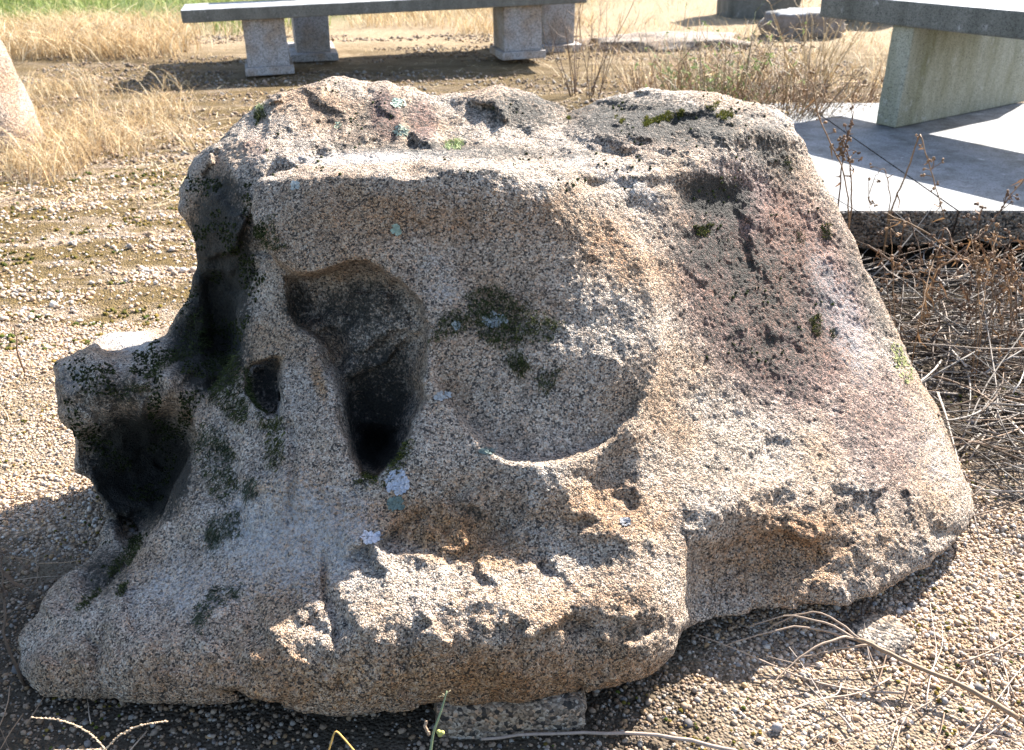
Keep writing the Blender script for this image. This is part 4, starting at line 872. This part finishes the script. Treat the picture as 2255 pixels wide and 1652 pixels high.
for k in range(48):                                     # pale roots and stalks on the gravel, lower right
    u0, v0 = RNG.uniform(1750, 2300), RNG.uniform(1380, 1720)
    if v0 < 1380+ (2255-u0)*0.28: continue
    q = G(u0, v0); a_ = RNG.normal()*0.6+0.9+(math.pi if RNG.uniform() < .5 else 0); L = RNG.uniform(0.08, 0.28); P = [np.array([q[0], q[1], 0.008])]; d = np.array([math.cos(a_), math.sin(a_), RNG.normal()*0.10])
    for j in range(4): d = d+RNG.normal(size=3)*np.array([.28, .28, .10]); P.append(P[-1]+d*L/4)
    P = np.array(P); P[:, 2] = np.maximum(P[:, 2], 0.007)
    tw.tube(curve(P, 9), np.linspace(1, 0.4, 9)*RNG.uniform(0.0008, 0.0021), np.array([(0.50, 0.42, 0.36), (0.38, 0.29, 0.22), (0.22, 0.14, 0.09)][RNG.integers(3)])*RNG.uniform(0.6, 1.0), 4)
tag(tw.build('dry_stalks', M['stem']), 'pale dry stalks strewn on the gravel in the lower right corner', 'stalks', kind='stuff')
tw = MB()
for k in range(60):                                     # at the left edge
    u0, v0 = RNG.uniform(-40, 330), RNG.uniform(880, 1640); q = G(u0, v0)
    if poly_sdf(body_poly, np.array(u0), np.array(v0)) < 20 or poly_sdf(rear_poly, np.array(u0), np.array(v0)) < 20: continue
    a_ = RNG.uniform(0, 6.28); L = RNG.uniform(0.06, 0.2); P = [np.array([q[0], q[1], 0.008])]; d = np.array([math.cos(a_), math.sin(a_), RNG.normal()*0.15])
    for j in range(4): d = d+RNG.normal(size=3)*np.array([.2, .2, .10]); P.append(P[-1]+d*L/4)
    P = np.array(P); P[:, 2] = np.maximum(P[:, 2], 0.007)
    tw.tube(curve(P, 7), np.linspace(1, 0.4, 7)*RNG.uniform(0.0006, 0.0014), np.array([(0.50, 0.38, 0.28), (0.36, 0.24, 0.15), (0.2, 0.13, 0.08)][RNG.integers(3)])*RNG.uniform(0.7, 1.1), 4)
tag(tw.build('dry_stalks', M['stem']), 'fine dry stalks lying on the gravel along the left edge', 'stalks', kind='stuff')

# fallen branch with forked twigs, lower right
bb = tag(empty('fallen_branch', tuple(G(2230, 1560))), 'forked brown dead branch lying from the gravel into the boulder\'s shadow', 'branch')
def on_ground(path, zs):
    return np.array([G(x, y, z) for (x, y), z in zip(path, zs)])
m_ = MB(); m_.tube(curve(on_ground([(2240,1580),(2180,1545),(2100,1500),(2000,1462),(1920,1420),(1880,1405)], [0.02, 0.03, 0.035, 0.04, 0.05, 0.05]), 18, 0.001), np.linspace(0.0044, 0.003, 18), (0.24, 0.16, 0.10), 6)
m_.build('stem', M['stem'], bb)
for path, zs in (([(1880,1405),(1820,1370),(1760,1355),(1700,1362),(1650,1380)], [.05, .06, .06, .05, .04]), ([(1885,1408),(1800,1385),(1740,1378),(1660,1400),(1600,1420)], [.05, .05, .05, .04, .03]),
                 ([(1870,1400),(1800,1420),(1740,1465),(1690,1520)], [.05, .05, .03, .015]), ([(1900,1412),(1850,1370),(1800,1345),(1750,1352),(1690,1385)], [.05, .06, .06, .05, .03]), ([(1915,1420),(1830,1432),(1760,1450)], [.045, .03, .02])):
    m_ = MB(); m_.tube(curve(on_ground(path, zs), 12, 0.0008), np.linspace(0.0022, 0.0009, 12), (0.34, 0.25, 0.18), 5); m_.build('twig', M['stem'], bb)
b2_ = MB(); b2_.tube(curve(on_ground([(1060,1628),(1180,1615),(1340,1612),(1450,1620),(1560,1640),(1640,1665)], [0.012]*6), 16, 0.001), np.linspace(0.0022, 0.0032, 16), (0.33, 0.25, 0.20), 6)
tag(b2_.build('long_stick', M['stem']), 'long thin stick lying across the bottom below the support stone', 'stick')
# two-armed seed stalk, lower left
root = tag(empty('seed_stalk', tuple(G(400, 1700))), 'pale two-armed grass seed stalk at the bottom left', 'grass stalk')
base_ = Q(232, 1650, 1.22)
m_ = MB(); m_.tube(curve([np.array([base_[0]+0.01, base_[1], 0.0]), base_], 5), [0.0012]*5, (0.45, 0.30, 0.15), 5); m_.build('stem', M['stem'], root)
for path in ([(232,1650),(205,1620),(170,1598),(130,1585),(72,1580)], [(232,1650),(262,1620),(300,1600),(335,1592),(368,1588)], [(232,1650),(190,1651),(120,1653)]):
    C_ = curve(Q(np.array([p[0] for p in path]), np.array([p[1] for p in path]), np.linspace(1.22, 1.20, len(path))), 26)
    m_ = MB(); m_.tube(C_, np.linspace(0.0010, 0.0005, 26)*(1+0.35*np.sin(np.arange(26)*2.2)), (0.62, 0.46, 0.30), 5)
    for p in C_[3:]: m_.lump(p+RNG.normal(size=3)*0.0006, 0.0013, np.array((0.60, 0.42, 0.27))*RNG.uniform(0.7, 1.2), (1.6, 1, 0.7))
    m_.build('seed_spike', M['stem'], root, False)
# green stem with berries
root = tag(empty('green_stem', tuple(Q(945, 1652, 1.20))), 'slender green stem with small round berries at the bottom centre', 'plant')
C_ = curve(Q(np.array([945, 950, 955, 972, 984]), np.array([1680, 1640, 1610, 1565, 1522]), np.full(5, 1.21)), 16)
C_ = np.concatenate([[np.array([C_[0][0], C_[0][1], 0.0])], C_])
m_ = MB(); m_.tube(C_, np.linspace(0.0022, 0.0010, len(C_)), (0.20, 0.24, 0.13), 6)
for p in ((965, 1535), (974, 1528), (992, 1520)):
    e = Q(*p, 1.21); m_.tube([C_[-2], (C_[-2]+e)/2+[0, 0, 0.001], e], [0.0006]*3, (0.42, 0.34, 0.20), 4)
m_.build('stem', M['stem'], root)
for p in ((966, 1612), (974, 1614), (969, 1618)):
    e = Q(*p, 1.205); bm = bmesh.new(); bmesh.ops.create_icosphere(bm, subdivisions=2, radius=0.0032); V = np.array([v.co for v in bm.verts])+e; F = [tuple(v.index for v in f.verts) for f in bm.faces]; bm.free()
    bo = obj_from('berry', V, F, M['stem'], root, True, np.tile((0.35, 0.34, 0.10), (len(V), 1)))
m_ = MB()
for p in ((936, 1600), (940, 1608), (938, 1592), (944, 1615)): m_.lump(Q(*p, 1.21), 0.0035, (0.34, 0.24, 0.16), (0.7, 0.7, 1.4))
m_.build('withered_pod', M['stem'], root, False)
# bent yellow straw at the bottom
C_ = curve(Q(np.array([722, 738, 760, 785]), np.array([1660, 1606, 1630, 1660]), np.full(4, 1.2)), 14)
m_ = MB(); m_.tube(np.concatenate([[np.array([C_[0][0], C_[0][1], 0.0])], C_]), [0.0012]*15, (0.60, 0.36, 0.10), 5)
tag(m_.build('bent_straw', M['stem']), 'single orange straw folded over at the bottom edge', 'straw')
weed([(12, 1420), (10, 1330), (4, 1260), (2, 1215), (30, 1216)], 1.42, 1.42, 'dark dry weed at the left edge beside the boulder\'s toe', 0.0026, 6, col=(0.10, 0.07, 0.05))
weed([(40, 790), (36, 740), (30, 715)], 2.4, 2.4, 'short dry stick standing in the gravel left of the boulder', 0.003, 0, leaves=False)
# dry shrubs behind the boulder
def shrub(cx, cy, h, n, spread, label, cols, leaf=None, nl=0, rad=0.0034):
    root = tag(empty('dry_shrub', (cx, cy, 0)), label, 'shrub'); m = MB(); lf = MB()
    for k in range(n):
        a_ = RNG.uniform(0, 6.28); r0 = spread*0.35*RNG.uniform()**0.5; b_ = np.array([cx+r0*math.cos(a_), cy+r0*math.sin(a_), 0.0])
        L = h*RNG.uniform(0.5, 1.1); d = np.array([math.cos(a_)*RNG.uniform(0, 0.7)*spread/h, math.sin(a_)*RNG.uniform(0, 0.7)*spread/h, 1.0])+RNG.normal(size=3)*0.12; d /= np.linalg.norm(d)
        P = [b_]
        for j in range(4): d = d+RNG.normal(size=3)*0.10; P.append(P[-1]+d*L/4)
        C_ = curve(P, 8); c = np.array(cols[RNG.integers(len(cols))])*RNG.uniform(0.6, 1.3); m.tube(C_, np.linspace(1, 0.35, 8)*rad*RNG.uniform(0.7, 1.2), c, 4)
        for j in range(3):
            p = C_[RNG.integers(3, 8)]; e = p+RNG.normal(size=3)*np.array([0.05, 0.05, 0.03])+np.array([0, 0, 0.05])*h/0.4; m.tube([p, (p+e)/2+RNG.normal(size=3)*0.005, e], [rad*0.5, rad*0.4, rad*0.3], c, 3)
            if leaf and nl and RNG.uniform() < nl:
                for _ in range(3):
                    d3 = RNG.normal(size=3)*0.012; lf.blade([e, e+d3*0.6, e+d3], 0.010, np.array(leaf)*RNG.uniform(0.7, 1.3))
    tag(m.build('stems', M['stem'], root), kind='stuff')
    if lf.n: tag(lf.build('leaves', M['veg'], root, False), kind='stuff')
TWG = [(0.26, 0.16, 0.09), (0.34, 0.24, 0.15), (0.20, 0.11, 0.06), (0.44, 0.36, 0.27), (0.40, 0.28, 0.14)]
def at(u, Y): return (u-CX)/FOC*(Y*math.cos(PITCH)+CAM_H*math.sin(PITCH))
shrub(at(1560, 4.7), 4.7, 0.48, 170, 0.40, 'upright dry shrub with some green leaves just behind the boulder\'s top', TWG+[(0.20, 0.22, 0.10)], (0.22, 0.26, 0.10), 0.5)
shrub(at(1700, 4.6), 4.6, 0.40, 240, 0.46, 'bushy brown dry shrub between the boulder and the table leg', TWG)
shrub(at(1840, 4.95), 4.95, 0.28, 200, 0.50, 'low spreading brown twigs beside the platform\'s far corner', TWG)
shrub(at(1460, 5.4), 5.4, 0.40, 80, 0.5, 'sparse leaning dry stems behind the boulder\'s notch', STRAW[:3]+TWG[:2])
shrub(at(1290, 6.0), 6.0, 0.62, 16, 0.30, 'thin dark dry weed rising in front of the bench\'s right leg', [(0.16, 0.10, 0.07), (0.22, 0.15, 0.10)])
shrub(at(1780, 6.6), 6.6, 0.5, 40, 0.5, 'yellow spiky dry weed below the far stone blocks', STRAW[:4])
shrub(at(960, 5.2), 5.2, 0.18, 9, 0.5, 'few short bent straws in front of the bench shadow', STRAW[:4], rad=0.003)
shrub(at(350, 4.9), 4.9, 0.12, 8, 0.35, 'small splayed dry stalk at the tip of the bench shadow', STRAW[:4], rad=0.003)
